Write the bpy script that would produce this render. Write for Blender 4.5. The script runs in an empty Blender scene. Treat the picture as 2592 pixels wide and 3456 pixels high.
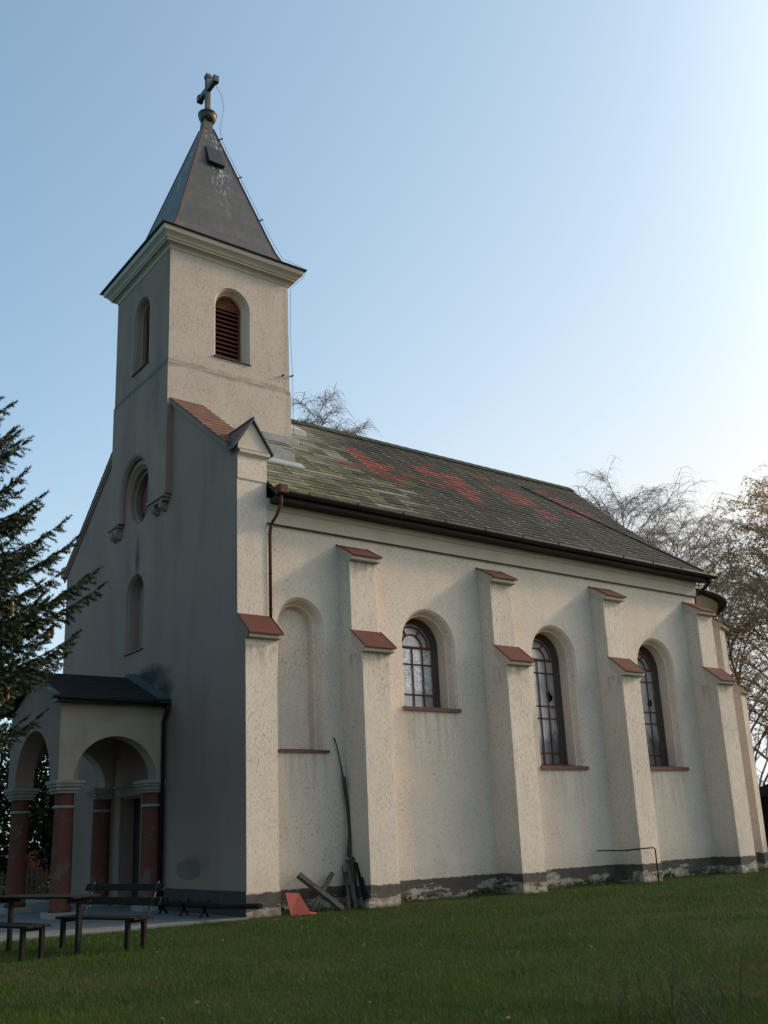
import bpy, bmesh, math, random
import numpy as np
from mathutils import Vector, Matrix, Quaternion
from mathutils.geometry import tessellate_polygon
random.seed(7); rng=np.random.default_rng(7)
R=math.radians; PI=math.pi
S=bpy.context.scene
# ------------------------------------------------------------ camera
cam=bpy.data.cameras.new('camera'); co=bpy.data.objects.new('camera',cam); S.collection.objects.link(co)
yaw,pitch,roll=0.9271,0.2761,-0.0407
f=Vector((math.cos(pitch)*math.cos(yaw),math.cos(pitch)*math.sin(yaw),math.sin(pitch)))
r=Vector((math.sin(yaw),-math.cos(yaw),0)); u=r.cross(f)
cr,sr=math.cos(roll),math.sin(roll)
r2=r*cr+u*sr; u2=-r*sr+u*cr
co.matrix_world=Matrix(((r2.x,u2.x,-f.x,-10.1422),(r2.y,u2.y,-f.y,-18.2583),(r2.z,u2.z,-f.z,1.5),(0,0,0,1)))
cam.sensor_fit='VERTICAL'; cam.sensor_height=24; cam.sensor_width=18; cam.lens=3319.6/3456*24
cam.shift_x=(1296-1253.6)/3456; cam.shift_y=(1871.4-1728)/3456
cam.clip_end=2000; S.camera=co
# ------------------------------------------------------------ light
SUN_EL,SUN_AZ=26.0,-16.0            # azimuth from +x towards +y
w=bpy.data.worlds.new('World'); S.world=w; w.use_nodes=True
nt=w.node_tree; bg=nt.nodes['Background']
sky=nt.nodes.new('ShaderNodeTexSky'); sky.sky_type='NISHITA'; sky.sun_disc=False
sky.sun_elevation=R(SUN_EL); sky.sun_rotation=R(90-SUN_AZ)
sky.air_density=1.0; sky.dust_density=1.2; sky.ozone_density=1.0; sky.altitude=150
# the thin high haze of a late autumn afternoon: whitens the sky towards the sun
tc=nt.nodes.new('ShaderNodeTexCoord'); dt=nt.nodes.new('ShaderNodeVectorMath'); dt.operation='DOT_PRODUCT'
nt.links.new(tc.outputs['Generated'],dt.inputs[0])
dt.inputs[1].default_value=(math.cos(R(SUN_EL))*math.cos(R(SUN_AZ)),math.cos(R(SUN_EL))*math.sin(R(SUN_AZ)),math.sin(R(SUN_EL)))
def wm(op,a,b=None):
    x=nt.nodes.new('ShaderNodeMath'); x.operation=op
    for i,v in ((0,a),(1,b)):
        if v is None: continue
        if isinstance(v,(int,float)): x.inputs[i].default_value=v
        else: nt.links.new(v,x.inputs[i])
    return x.outputs[0]
SKY=.10
hd=wm('ADD',wm('MULTIPLY',dt.outputs['Value'],.5),.5)
sx=nt.nodes.new('ShaderNodeSeparateXYZ'); nt.links.new(tc.outputs['Generated'],sx.inputs[0])
hz=wm('MINIMUM',wm('DIVIDE',wm('ADD',wm('MULTIPLY',wm('POWER',hd,3.1),.40),.06),wm('MAXIMUM',sx.outputs[2],.22)),1.0)
tn=nt.nodes.new('ShaderNodeVectorMath'); tn.operation='MULTIPLY'; tn.inputs[1].default_value=(.64,1.66,1.93); nt.links.new(sky.outputs[0],tn.inputs[0])
mx=nt.nodes.new('ShaderNodeMix'); mx.data_type='RGBA'; nt.links.new(hz,mx.inputs[0]); nt.links.new(tn.outputs[0],mx.inputs[6]); mx.inputs[7].default_value=(.85/SKY,.87/SKY,.865/SKY,1)
au=nt.nodes.new('ShaderNodeVectorMath'); au.operation='SCALE'; au.inputs[0].default_value=(1,.9,.75); nt.links.new(wm('MULTIPLY',wm('POWER',hd,30),5/SKY),au.inputs['Scale'])
ad=nt.nodes.new('ShaderNodeVectorMath'); ad.operation='ADD'; nt.links.new(mx.outputs[2],ad.inputs[0]); nt.links.new(au.outputs[0],ad.inputs[1])
nt.links.new(ad.outputs[0],bg.inputs[0]); bg.inputs[1].default_value=SKY
sl=bpy.data.lights.new('sun','SUN'); sl.energy=2.05; sl.angle=R(6); sl.color=(1,.84,.63)
so=bpy.data.objects.new('sun',sl); S.collection.objects.link(so)
sd=Vector((math.cos(R(SUN_EL))*math.cos(R(SUN_AZ)),math.cos(R(SUN_EL))*math.sin(R(SUN_AZ)),math.sin(R(SUN_EL))))
so.rotation_euler=sd.to_track_quat('Z','Y').to_euler()
S.view_settings.view_transform='Standard'; S.view_settings.look='None'
S.view_settings.exposure=0.14; S.view_settings.gamma=1
S.render.engine='CYCLES'
# ------------------------------------------------------------ object helpers
col=S.collection
def tag(o,label=None,cat=None,group=None,kind=None):
    if label: o['label']=label
    if cat: o['category']=cat
    if group: o['group']=group
    if kind: o['kind']=kind
    return o
def empty(name,loc=(0,0,0),rz=0,label=None,cat=None,group=None):
    o=bpy.data.objects.new(name,None); col.objects.link(o); o.location=loc; o.rotation_euler=(0,0,rz)
    o.empty_display_size=.2
    return tag(o,label,cat,group)
class MB:
    """collects faces and builds one mesh object"""
    def __init__(s): s.v=[]; s.f=[]; s.uv=[]; s.c=[]; s.sm=[]
    def face(s,pts,uv=None,c=None,smooth=False):
        n=len(s.v); s.v+= [tuple(p) for p in pts]; s.f.append(tuple(range(n,n+len(pts))))
        s.uv.append(uv); s.c.append(c); s.sm.append(smooth)
    def raw(s,vs,fs,smooth=False,c=None):
        n=len(s.v); s.v+=[tuple(p) for p in vs]
        for q in fs: s.f.append(tuple(i+n for i in q)); s.uv.append(None); s.c.append(c); s.sm.append(smooth)
    def box(s,x0,x1,y0,y1,z0,z1,M=None,c=None,bv=0):
        P=[(x0,y0,z0),(x1,y0,z0),(x1,y1,z0),(x0,y1,z0),(x0,y0,z1),(x1,y0,z1),(x1,y1,z1),(x0,y1,z1)]
        if M is not None: P=[M@Vector(p) for p in P]
        s.raw(P,[(0,3,2,1),(4,5,6,7),(0,1,5,4),(1,2,6,5),(2,3,7,6),(3,0,4,7)],c=c)
    def prism(s,poly,fn,a,b,cap=True):
        """poly: list of 2D points; fn(u,v,t)->3D ; extrude t from a to b"""
        n=len(poly); P=[fn(p[0],p[1],a) for p in poly]+[fn(p[0],p[1],b) for p in poly]
        F=[(i,(i+1)%n,n+(i+1)%n,n+i) for i in range(n)]
        s.raw(P,F)
        if cap:
            for q in tess([poly]): s.raw([fn(*poly[i],a) for i in q],[(0,1,2)]); s.raw([fn(*poly[i],b) for i in q],[(2,1,0)])
    def loft(s,loops,closed=True,smooth=False):
        for A,B in zip(loops,loops[1:]):
            n=len(A); m=n if closed else n-1
            s.raw(list(A)+list(B),[(i,(i+1)%n,n+(i+1)%n,n+i) for i in range(m)],smooth)
    def fill(s,polys,fn):
        pts=[p for q in polys for p in q]
        for t in tess(polys): s.raw([fn(*pts[i]) for i in t],[(0,1,2)])
    def tube(s,pts,rad,n=8,cap=True,smooth=True):
        pts=[Vector(p) for p in pts]
        if not hasattr(rad,'__len__'): rad=[rad]*len(pts)
        rings=[]; prev=None
        for i,p in enumerate(pts):
            d=(pts[min(i+1,len(pts)-1)]-pts[max(i-1,0)]).normalized()
            a=prev if prev is not None and abs(prev.dot(d))<.9 else (Vector((0,0,1)) if abs(d.z)<.9 else Vector((1,0,0)))
            e1=(a-d*a.dot(d)).normalized(); e2=d.cross(e1); prev=e1
            rings.append([p+(e1*math.cos(2*PI*k/n)+e2*math.sin(2*PI*k/n))*rad[i] for k in range(n)])
        s.loft(rings,True,smooth)
        if cap:
            s.raw(rings[0],[tuple(range(n-1,-1,-1))]); s.raw(rings[-1],[tuple(range(n))])
    def lathe(s,prof,n=24,o=(0,0,0),sq=False):
        L=[]
        for r_,z in prof: L.append([(o[0]+r_*math.cos(2*PI*k/n),o[1]+r_*math.sin(2*PI*k/n),o[2]+z) for k in range(n)])
        s.loft(L,True,True)
        s.raw(L[0],[tuple(range(n-1,-1,-1))]); s.raw(L[-1],[tuple(range(n))])
    def build(s,name,mat,parent=None,bevel=0,merge=True,jit=0):
        me=bpy.data.meshes.new(name)
        me.from_pydata(s.v,[],s.f); 
        if any(q is not None for q in s.uv):
            l=me.uv_layers.new(name='UVMap'); k=0
            for q,fc in zip(s.uv,s.f):
                for j in range(len(fc)):
                    l.data[k].uv=q[j] if q else (0,0); k+=1
        if any(q is not None for q in s.c):
            a=me.color_attributes.new('tint','FLOAT_COLOR','CORNER'); k=0
            for q,fc in zip(s.c,s.f):
                for j in range(len(fc)): a.data[k].color=(*(q or (1,1,1)),1); k+=1
        me.polygons.foreach_set('use_smooth',s.sm)
        me.update()
        if merge:
            bm=bmesh.new(); bm.from_mesh(me); bmesh.ops.remove_doubles(bm,verts=bm.verts,dist=1e-4)
            bmesh.ops.recalc_face_normals(bm,faces=bm.faces); bm.to_mesh(me); bm.free()
        o=bpy.data.objects.new(name,me); col.objects.link(o); me.materials.append(mat)
        if parent is not None: o.parent=parent
        if bevel:
            m=o.modifiers.new('bevel','BEVEL'); m.width=bevel; m.segments=2; m.limit_method='ANGLE'; m.angle_limit=R(40)
        return o
def tess(polys):
    return tessellate_polygon([[Vector((p[0],p[1],0)) for p in q] for q in polys])
def arch(c,hw,zb,zt,n=20):
    zs=zt-hw
    return [(c-hw,zb),(c+hw,zb)]+[(c+hw*math.cos(PI*k/n),zs+hw*math.sin(PI*k/n)) for k in range(n+1)]
def circ(c,z,r_,n=28): return [(c+r_*math.cos(2*PI*k/n),z+r_*math.sin(2*PI*k/n)) for k in range(n)]
FS=lambda y0:(lambda a,b,t=0:(a,y0+t,b))       # a face looking south (-y); t is the depth into the wall
FW=lambda x0:(lambda a,b,t=0:(x0+t,a,b))       # a face looking west (-x)
# ------------------------------------------------------------ materials
def newmat(name):
    m=bpy.data.materials.new(name); m.use_nodes=True; t=m.node_tree
    return m,t,t.nodes['Principled BSDF']
class N:
    def __init__(s,t): s.t=t
    def n(s,k,**a):
        x=s.t.nodes.new(k)
        for q,v in a.items(): setattr(x,q,v)
        return x
    def l(s,a,b): s.t.links.new(a,b)
    def coord(s,scale=(1,1,1),kind='Object'):
        tc=s.n('ShaderNodeTexCoord'); mp=s.n('ShaderNodeMapping'); mp.inputs[3].default_value=scale
        s.l(tc.outputs[kind],mp.inputs[0]); return mp.outputs[0]
    def noise(s,scale,vec=None,detail=4,rough=.55,dist=0):
        x=s.n('ShaderNodeTexNoise'); x.inputs['Scale'].default_value=scale; x.inputs['Detail'].default_value=detail
        x.inputs['Roughness'].default_value=rough; x.inputs['Distortion'].default_value=dist
        if vec is not None: s.l(vec,x.inputs['Vector'])
        return x.outputs[0]
    def ramp(s,v,a,b,ca=(0,0,0,1),cb=(1,1,1,1)):
        if a<0 or b>1:
            v=s.math('DIVIDE',s.math('SUBTRACT',v,a),b-a,True); a,b=0.,1.
        x=s.n('ShaderNodeValToRGB'); x.color_ramp.elements[0].position=a; x.color_ramp.elements[1].position=b
        x.color_ramp.elements[0].color=ca; x.color_ramp.elements[1].color=cb; s.l(v,x.inputs[0]); return x.outputs[0]
    def mix(s,fac,a,b,mode='MIX'):
        x=s.n('ShaderNodeMix',data_type='RGBA',blend_type=mode)
        for i,v in ((0,fac),(6,a),(7,b)):
            if isinstance(v,(int,float)): x.inputs[i].default_value=v
            elif isinstance(v,tuple): x.inputs[i].default_value=(*v,1) if len(v)==3 else v
            else: s.l(v,x.inputs[i])
        return x.outputs[2]
    def math(s,op,a,b=None,clamp=False):
        x=s.n('ShaderNodeMath',operation=op); x.use_clamp=clamp
        for i,v in ((0,a),(1,b)):
            if v is None: continue
            if isinstance(v,(int,float)): x.inputs[i].default_value=v
            else: s.l(v,x.inputs[i])
        return x.outputs[0]
    def sep(s,v):
        x=s.n('ShaderNodeSeparateXYZ'); s.l(v,x.inputs[0]); return x.outputs
    def bump(s,h,strength,dist,b):
        x=s.n('ShaderNodeBump'); x.inputs[0].default_value=strength; x.inputs[1].default_value=dist
        s.l(h,x.inputs[2]); s.l(x.outputs[0],b.inputs['Normal'])
def ell(g,P,cy,cz,ry,rz,axis=1,soft=.6):
    """soft elliptical mask in the (axis,z) plane with a ragged edge"""
    a=g.math('MULTIPLY',g.math('SUBTRACT',P[axis],cy),1/ry); b=g.math('MULTIPLY',g.math('SUBTRACT',P[2],cz),1/rz)
    d=g.math('SQRT',g.math('ADD',g.math('MULTIPLY',a,a),g.math('MULTIPLY',b,b)))
    d=g.math('ADD',d,g.math('MULTIPLY',g.math('SUBTRACT',g.noise(2.2,g.coord(),5),.5),.9))
    return g.ramp(d,1-soft,1.0,(1,1,1,1),(0,0,0,1))
def plaster(name,base,dark,streak=True,stains=None,amt=.75):
    m,t,b=newmat(name); g=N(t)
    big=g.noise(.55,g.coord((1,1,.6)),5,.6); c=g.mix(g.ramp(big,.35,.7),base,tuple(k*.86 for k in base))
    mid=g.noise(3.2,g.coord((1,1,.35)),5,.65); c=g.mix(g.math('MULTIPLY',g.ramp(mid,.5,.75),.14),c,dark)
    warm=g.noise(1.3,g.coord((1,1,.3)),3,.6); c=g.mix(g.math('MULTIPLY',g.ramp(warm,.5,.75),.25),c,(base[0]*1.05,base[1]*.92,base[2]*.72))
    fine=g.noise(60,g.coord(),3,.6)
    if streak:
        s1=g.noise(42,g.coord((1,1,.32)),2,.6,.2); k=g.ramp(s1,.545,.62)
        dens=g.ramp(g.noise(1.6,g.coord(),3),.3,.7)
        k2=g.math('MULTIPLY',k,g.math('ADD',g.math('MULTIPLY',dens,.5),.3))
        c=g.mix(g.math('MULTIPLY',k2,amt),c,dark)
        h=g.math('SUBTRACT',g.math('MULTIPLY',fine,.25),k)
        g.bump(h,.55,.012,b)
    else:
        g.bump(g.math('ADD',fine,g.noise(9,g.coord(),4)),.25,.012,b)
    # damp, dirty foot of the wall
    P=g.sep(g.coord())
    if stains: c=stains(g,P,c)
    g.l(c,b.inputs['Base Color']); b.inputs['Roughness'].default_value=.92; b.inputs['Specular IOR Level'].default_value=.15
    return m
BEIGE=(.735,.60,.485)
def nave_st(g,P,c):
    run=g.noise(7,g.coord((1,1,.09)),4,.6)
    for x0,x1,z0,ln in ((.9,2.15,3.25,1.3),(4.3,6.1,4.25,1.5),(8.7,10.5,2.9,1.4),(13.0,14.8,2.9,1.4)):
        mx=g.math('MULTIPLY',g.ramp(g.math('SUBTRACT',P[0],x0),0,.12),g.ramp(g.math('SUBTRACT',x1,P[0]),0,.12))
        dz_=g.math('SUBTRACT',z0,P[2]); mz=g.math('MULTIPLY',g.ramp(g.math('DIVIDE',dz_,ln),.0,1.0,(1,1,1,1),(0,0,0,1)),g.ramp(dz_,0,.03))
        c=g.mix(g.math('MULTIPLY',g.math('MULTIPLY',mx,mz),g.math('MULTIPLY',g.ramp(run,.46,.66),.55)),c,(.24,.20,.16))
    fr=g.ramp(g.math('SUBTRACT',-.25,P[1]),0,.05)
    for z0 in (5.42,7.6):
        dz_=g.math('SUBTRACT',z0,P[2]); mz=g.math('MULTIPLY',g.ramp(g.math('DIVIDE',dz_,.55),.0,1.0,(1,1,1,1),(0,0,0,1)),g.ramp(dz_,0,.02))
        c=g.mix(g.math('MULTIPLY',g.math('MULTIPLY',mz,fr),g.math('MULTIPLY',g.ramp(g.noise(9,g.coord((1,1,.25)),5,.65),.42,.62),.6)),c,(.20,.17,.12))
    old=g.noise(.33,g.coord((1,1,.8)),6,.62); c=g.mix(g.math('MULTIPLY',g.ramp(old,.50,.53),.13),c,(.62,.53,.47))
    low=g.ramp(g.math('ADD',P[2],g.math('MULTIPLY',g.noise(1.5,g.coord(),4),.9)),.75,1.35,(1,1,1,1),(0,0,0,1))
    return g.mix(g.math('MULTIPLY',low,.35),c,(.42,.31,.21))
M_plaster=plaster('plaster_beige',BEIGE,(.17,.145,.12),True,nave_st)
M_plaster_smooth=plaster('plaster_smooth',(.57,.475,.38),(.33,.29,.24),False)
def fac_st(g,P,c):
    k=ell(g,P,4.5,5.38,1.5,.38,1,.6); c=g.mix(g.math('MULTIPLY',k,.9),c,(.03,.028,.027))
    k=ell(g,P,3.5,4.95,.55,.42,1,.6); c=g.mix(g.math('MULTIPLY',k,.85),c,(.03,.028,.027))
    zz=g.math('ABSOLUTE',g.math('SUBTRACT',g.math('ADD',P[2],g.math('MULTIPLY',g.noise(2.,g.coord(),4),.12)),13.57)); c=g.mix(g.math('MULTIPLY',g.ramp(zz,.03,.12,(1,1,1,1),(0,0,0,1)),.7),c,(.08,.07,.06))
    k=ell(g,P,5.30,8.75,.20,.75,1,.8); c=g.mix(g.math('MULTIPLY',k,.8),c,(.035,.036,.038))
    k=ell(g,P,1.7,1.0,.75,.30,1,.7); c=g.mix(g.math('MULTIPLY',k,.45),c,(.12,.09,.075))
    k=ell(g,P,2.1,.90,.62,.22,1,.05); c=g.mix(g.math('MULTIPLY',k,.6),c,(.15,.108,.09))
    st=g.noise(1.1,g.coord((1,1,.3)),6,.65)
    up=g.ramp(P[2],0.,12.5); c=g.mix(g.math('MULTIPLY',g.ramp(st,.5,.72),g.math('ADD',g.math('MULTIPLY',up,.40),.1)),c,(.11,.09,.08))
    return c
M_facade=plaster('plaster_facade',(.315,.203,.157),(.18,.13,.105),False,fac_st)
def tow_st(g,P,c):
    # soot settled along the ledge of the string course
    z=g.math('ADD',P[2],g.math('MULTIPLY',g.math('SUBTRACT',g.noise(2.2,g.coord(),5),.5),.25))
    d=g.math('ABSOLUTE',g.math('SUBTRACT',z,13.50)); band=g.ramp(d,.02,.13,(1,1,1,1),(0,0,0,1))
    c=g.mix(g.math('MULTIPLY',band,.62),c,(.16,.14,.12))
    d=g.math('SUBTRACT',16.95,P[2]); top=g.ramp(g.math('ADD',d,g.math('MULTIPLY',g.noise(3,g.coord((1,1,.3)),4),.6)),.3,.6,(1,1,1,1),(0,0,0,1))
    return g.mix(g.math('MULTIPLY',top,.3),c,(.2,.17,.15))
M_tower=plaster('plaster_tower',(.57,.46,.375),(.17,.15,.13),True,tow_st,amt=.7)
M_cornice=plaster('plaster_cornice',(.54,.45,.37),(.25,.21,.18),False)
def simple(name,colr,rough=.7,metal=0,var=.3,scale=6,bump=.2,spec=.4,c2=None,thr=(.35,.7)):
    m,t,b=newmat(name); g=N(t)
    c2=c2 or tuple(k*(1-var) for k in colr)
    c=g.mix(g.ramp(g.noise(scale,g.coord(),6,.65),*thr),colr,c2)
    g.l(c,b.inputs['Base Color']); b.inputs['Roughness'].default_value=rough; b.inputs['Metallic'].default_value=metal
    b.inputs['Specular IOR Level'].default_value=spec
    if bump: g.bump(g.noise(scale*6,g.coord(),4),bump,.01,b)
    return m
M_cap=simple('painted_sheet_red',(.125,.044,.031),.75,0,.35,3,.15,.12,(.10,.038,.03))
M_sillred=simple('sill_red',(.16,.045,.04),.5,0,.35,4,.1)
M_copper=simple('coping_sheet',(.15,.06,.038),.75,.0,.4,2.5,.15,.12,(.20,.12,.09))
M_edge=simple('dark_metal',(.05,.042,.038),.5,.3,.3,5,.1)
M_gutter=simple('gutter_brown',(.040,.027,.022),.6,.1,.45,2,.1,.25,(.022,.018,.016))
M_pipe=simple('downpipe_red',(.115,.042,.03),.6,.0,.3,3,.1,.15)
M_grey=simple('zinc_grey',(.20,.20,.19),.5,.4,.35,3,.1,.5)
M_white=simple('whitish_sheet',(.34,.35,.33),.6,.1,.25,3,.1)
M_bar=simple('glazing_bar_red',(.19,.055,.045),.5,0,.35,8,.1)
M_iron=simple('iron_dark',(.014,.013,.013),.5,.2,.3,5,.1)
M_lining=simple('dark_lining',(.10,.097,.092),.7,0,.3,5,.1)
M_door=simple('door_wood',(.03,.022,.018),.7,0,.3,5,.1)
M_redcol=simple('column_red',(.135,.05,.035),.9,0,.3,2.4,.35,.1,(.12,.095,.08),(.56,.63))
M_capital=simple('limewash_white',(.31,.27,.23),.85,0,.3,5,.2)
M_cross=simple('cross_metal',(.12,.105,.095),.5,.5,.3,5,.1)
M_orb=simple('orb_bronze',(.10,.08,.06),.45,.6,.4,5,.05)
M_red_sheet=simple('red_board',(.42,.075,.04),.6,0,.15,6,.1)
def wood(name,c,c2,sc=4,rough=.8):
    m,t,b=newmat(name); g=N(t)
    k=g.noise(sc*3,g.coord((3,3,.5)),5,.6)
    g.l(g.mix(g.ramp(k,.35,.68),c,c2),b.inputs['Base Color']); b.inputs['Roughness'].default_value=rough; b.inputs['Specular IOR Level'].default_value=.08
    g.bump(k,.5,.01,b); return m
M_darkwood=wood('wood_dark',(.014,.012,.010),(.03,.025,.02),4,.95)
M_greywood=wood('wood_grey',(.17,.135,.11),(.07,.058,.05))
M_shutter=wood('shutter_brown',(.20,.075,.042),(.12,.045,.03))
M_bark=wood('bark_dark',(.09,.07,.055),(.045,.036,.03))
M_twig=simple('twig_brown',(.36,.28,.25),.85,0,.4,3,0)
def plinth_mat():
    m,t,b=newmat('plinth_render'); g=N(t)
    n1=g.noise(1.6,g.coord((.6,.6,2.4)),7,.68)
    P=g.sep(g.coord()); zb=g.math('MULTIPLY',P[2],.55)
    k=g.ramp(g.math('SUBTRACT',n1,zb),.385,.405)
    c=g.mix(g.ramp(g.noise(5,g.coord(),5),.35,.7),(.095,.074,.058),(.055,.044,.036))
    c=g.mix(k,c,g.mix(g.ramp(g.noise(7,g.coord(),5),.4,.65),(.40,.33,.25),(.16,.13,.10)))
    k2=g.ramp(g.math('ADD',P[2],g.math('MULTIPLY',g.noise(4,g.coord(),4),.25)),.1,.2,(1,1,1,1),(0,0,0,1))
    c=g.mix(g.math('MULTIPLY',k2,.75),c,(.045,.05,.03))
    rag=g.math('ADD',P[2],g.math('MULTIPLY',g.math('SUBTRACT',g.noise(7,g.coord(),6,.7),.5),.12)); c=g.mix(g.ramp(rag,.445,.465),c,(.50,.41,.33))
    g.l(c,b.inputs['Base Color']); b.inputs['Roughness'].default_value=.95
    h=g.math('SUBTRACT',g.math('MULTIPLY',g.noise(25,g.coord(),4),.4),k); g.bump(h,.6,.02,b)
    return m
M_plinth=plinth_mat()
def tile_mat():
    m,t,b=newmat('roof_tiles'); g=N(t)
    at=g.n('ShaderNodeAttribute'); at.attribute_name='tint'
    uv=g.sep(g.coord((1,1,1),'UV')); P=g.sep(g.coord())
    c=at.outputs[0]
    fine=g.noise(14,g.coord((.5,1,1)),6,.7); c=g.mix(g.math('MULTIPLY',g.ramp(fine,.4,.72),.5),c,(.035,.037,.028))
    # yellow-green moss on the part by the tower, pale lichen close to it
    xl=g.ramp(g.math('ADD',g.math('MULTIPLY',P[0],.11),g.math('MULTIPLY',g.noise(.9,g.coord(),4),.45)),.42,.95,(1,1,1,1),(0,0,0,1))
    moss=g.math('MULTIPLY',xl,g.ramp(g.noise(2.3,g.coord((1,1,1)),5,.6),.47,.62)); rgb=g.sep(at.outputs[0]); isred=g.math('SUBTRACT',g.math('SUBTRACT',rgb[0],g.math('MULTIPLY',rgb[1],3)),.01); notred=g.ramp(isred,0,.02,(1,1,1,1),(0,0,0,1))
    c=g.mix(g.math('MULTIPLY',g.math('MULTIPLY',moss,.45),notred),c,(.17,.14,.03))
    pale=g.math('MULTIPLY',xl,g.ramp(g.noise(3.1,g.coord((.6,1.2,1.2)),6,.7),.50,.66))
    top=g.ramp(g.math('SUBTRACT',g.math('MULTIPLY',P[2],.3),g.math('MULTIPLY',P[0],.28)),2.15,2.9)
    c=g.mix(g.math('MULTIPLY',g.math('MULTIPLY',g.math('ADD',g.math('MULTIPLY',pale,.35),g.math('MULTIPLY',top,.35)),g.ramp(fine,.36,.6)),notred),c,(.40,.385,.32))
    # lime marks at the joints
    e=g.math('MULTIPLY',g.ramp(uv[0],.03,.13,(1,1,1,1),(0,0,0,1)),g.ramp(uv[1],.25,.8,(1,1,1,1),(0,0,0,1)))
    e=g.math('MULTIPLY',e,g.ramp(g.noise(1.6,g.coord()),.38,.55)); c=g.mix(g.math('MULTIPLY',e,.8),c,(.34,.34,.32))
    g.l(c,b.inputs['Base Color']); b.inputs['Roughness'].default_value=.95; b.inputs['Specular IOR Level'].default_value=.15
    g.bump(g.noise(35,g.coord(),5),.4,.01,b); return m
M_tile=tile_mat()
def spire_mat():
    m,t,b=newmat('spire_slates'); g=N(t)
    uvc=g.coord((1,1,1),'UV'); uv=g.sep(uvc)
    br=g.n('ShaderNodeTexBrick'); g.l(uvc,br.inputs['Vector']); br.inputs['Scale'].default_value=1
    br.inputs['Color1'].default_value=(.058,.051,.046,1); br.inputs['Color2'].default_value=(.078,.066,.056,1); br.inputs['Mortar'].default_value=(.022,.018,.017,1)
    br.inputs['Mortar Size'].default_value=.008; br.inputs['Brick Width'].default_value=.58; br.inputs['Row Height'].default_value=.36; br.inputs['Mortar Smooth'].default_value=.3
    c=br.outputs[0]
    rust=g.noise(3.,g.coord((1,1,.5)),5); c=g.mix(g.math('MULTIPLY',g.ramp(rust,.56,.7),.5),c,(.17,.09,.055))
    st=g.noise(13,g.coord((1,1,.035)),4,.55,0)
    v=g.ramp(g.math('ADD',uv[1],g.math('MULTIPLY',g.noise(2.,g.coord()),1.4)),2.3,4.3)
    side=g.ramp(g.math('ABSOLUTE',g.math('SUBTRACT',uv[0],.12)),.05,.5,(1,1,1,1),(0,0,0,1))
    c=g.mix(g.math('MULTIPLY',g.math('MULTIPLY',g.ramp(st,.55,.63),v),g.math('MULTIPLY',side,.95)),c,(.40,.40,.39))
    g.l(c,b.inputs['Base Color']); b.inputs['Roughness'].default_value=.5; b.inputs['Specular IOR Level'].default_value=.4
    g.bump(br.outputs[1],-.5,.01,b)
    return m
M_spire=spire_mat()
def pane_mat(name,wavy):
    m,t,b=newmat(name); g=N(t)
    n1=g.noise(2.2,g.coord((1,1,.6)),4)
    c=g.mix(g.ramp(n1,.4,.65),(.58,.54,.52),(.36,.345,.335))
    P=g.sep(g.coord()); dk=g.ramp(g.math('ADD',g.math('SUBTRACT',4.3,P[2]),g.math('MULTIPLY',g.noise(3.5,g.coord((1,1,.5)),5,.65),1.8)),1.25,1.55); c=g.mix(g.math('MULTIPLY',dk,.75),c,(.05,.055,.055))  # dark tree reflections painted into the colour of the lower panes
    c=g.mix(g.math('MULTIPLY',g.ramp(g.noise(14,g.coord((1,1,.4)),4,.7),.5,.7),.35),c,(.22,.20,.18))
    if wavy:
        P=g.sep(g.coord()); k=g.noise(5,g.coord((1,1,1)),3,.5,2.2); k=g.math('ABSOLUTE',g.math('SUBTRACT',k,.5))
        k=g.math('MULTIPLY',g.ramp(k,.01,.07,(1,1,1,1),(0,0,0,1)),g.math('MULTIPLY',g.ramp(P[2],4.8,4.86),g.ramp(P[2],5.9,5.93,(1,1,1,1),(0,0,0,1))))
        c=g.mix(g.math('MULTIPLY',k,.9),c,(.95,.97,.93))
    g.l(c,b.inputs['Base Color']); b.inputs['Roughness'].default_value=.18; b.inputs['Metallic'].default_value=.22; b.inputs['Specular IOR Level'].default_value=.6
    g.bump(g.noise(3,g.coord(),2),.12,.05,b); return m
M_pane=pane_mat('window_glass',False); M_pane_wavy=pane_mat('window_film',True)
def grass_mat():
    m,t,b=newmat('grass_blades'); g=N(t)
    c=g.mix(g.ramp(g.noise(.8,g.coord(),4,.6),.38,.62),(.060,.098,.012),(.038,.068,.010))
    c=g.mix(g.math('MULTIPLY',g.ramp(g.noise(.45,g.coord(),5,.65),.52,.66),.75),c,(.105,.085,.03))
    P=g.sep(g.coord()); dry=g.ramp(g.math('SUBTRACT',g.math('MULTIPLY',P[0],.10),g.math('MULTIPLY',g.math('ADD',P[1],12.5),.25)),-.55,.1)
    c=g.mix(g.math('MULTIPLY',dry,g.ramp(g.noise(1.4,g.coord(),5,.65),.46,.58)),c,(.12,.085,.04))
    g.l(c,b.inputs['Base Color']); b.inputs['Roughness'].default_value=.65; b.inputs['Specular IOR Level'].default_value=.2
    tr=g.n('ShaderNodeBsdfTranslucent'); g.l(c,tr.inputs[0]); mx=g.n('ShaderNodeMixShader'); mx.inputs[0].default_value=.3
    g.l(b.outputs[0],mx.inputs[1]); g.l(tr.outputs[0],mx.inputs[2]); g.l(mx.outputs[0],t.nodes['Material Output'].inputs[0])
    return m
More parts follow.
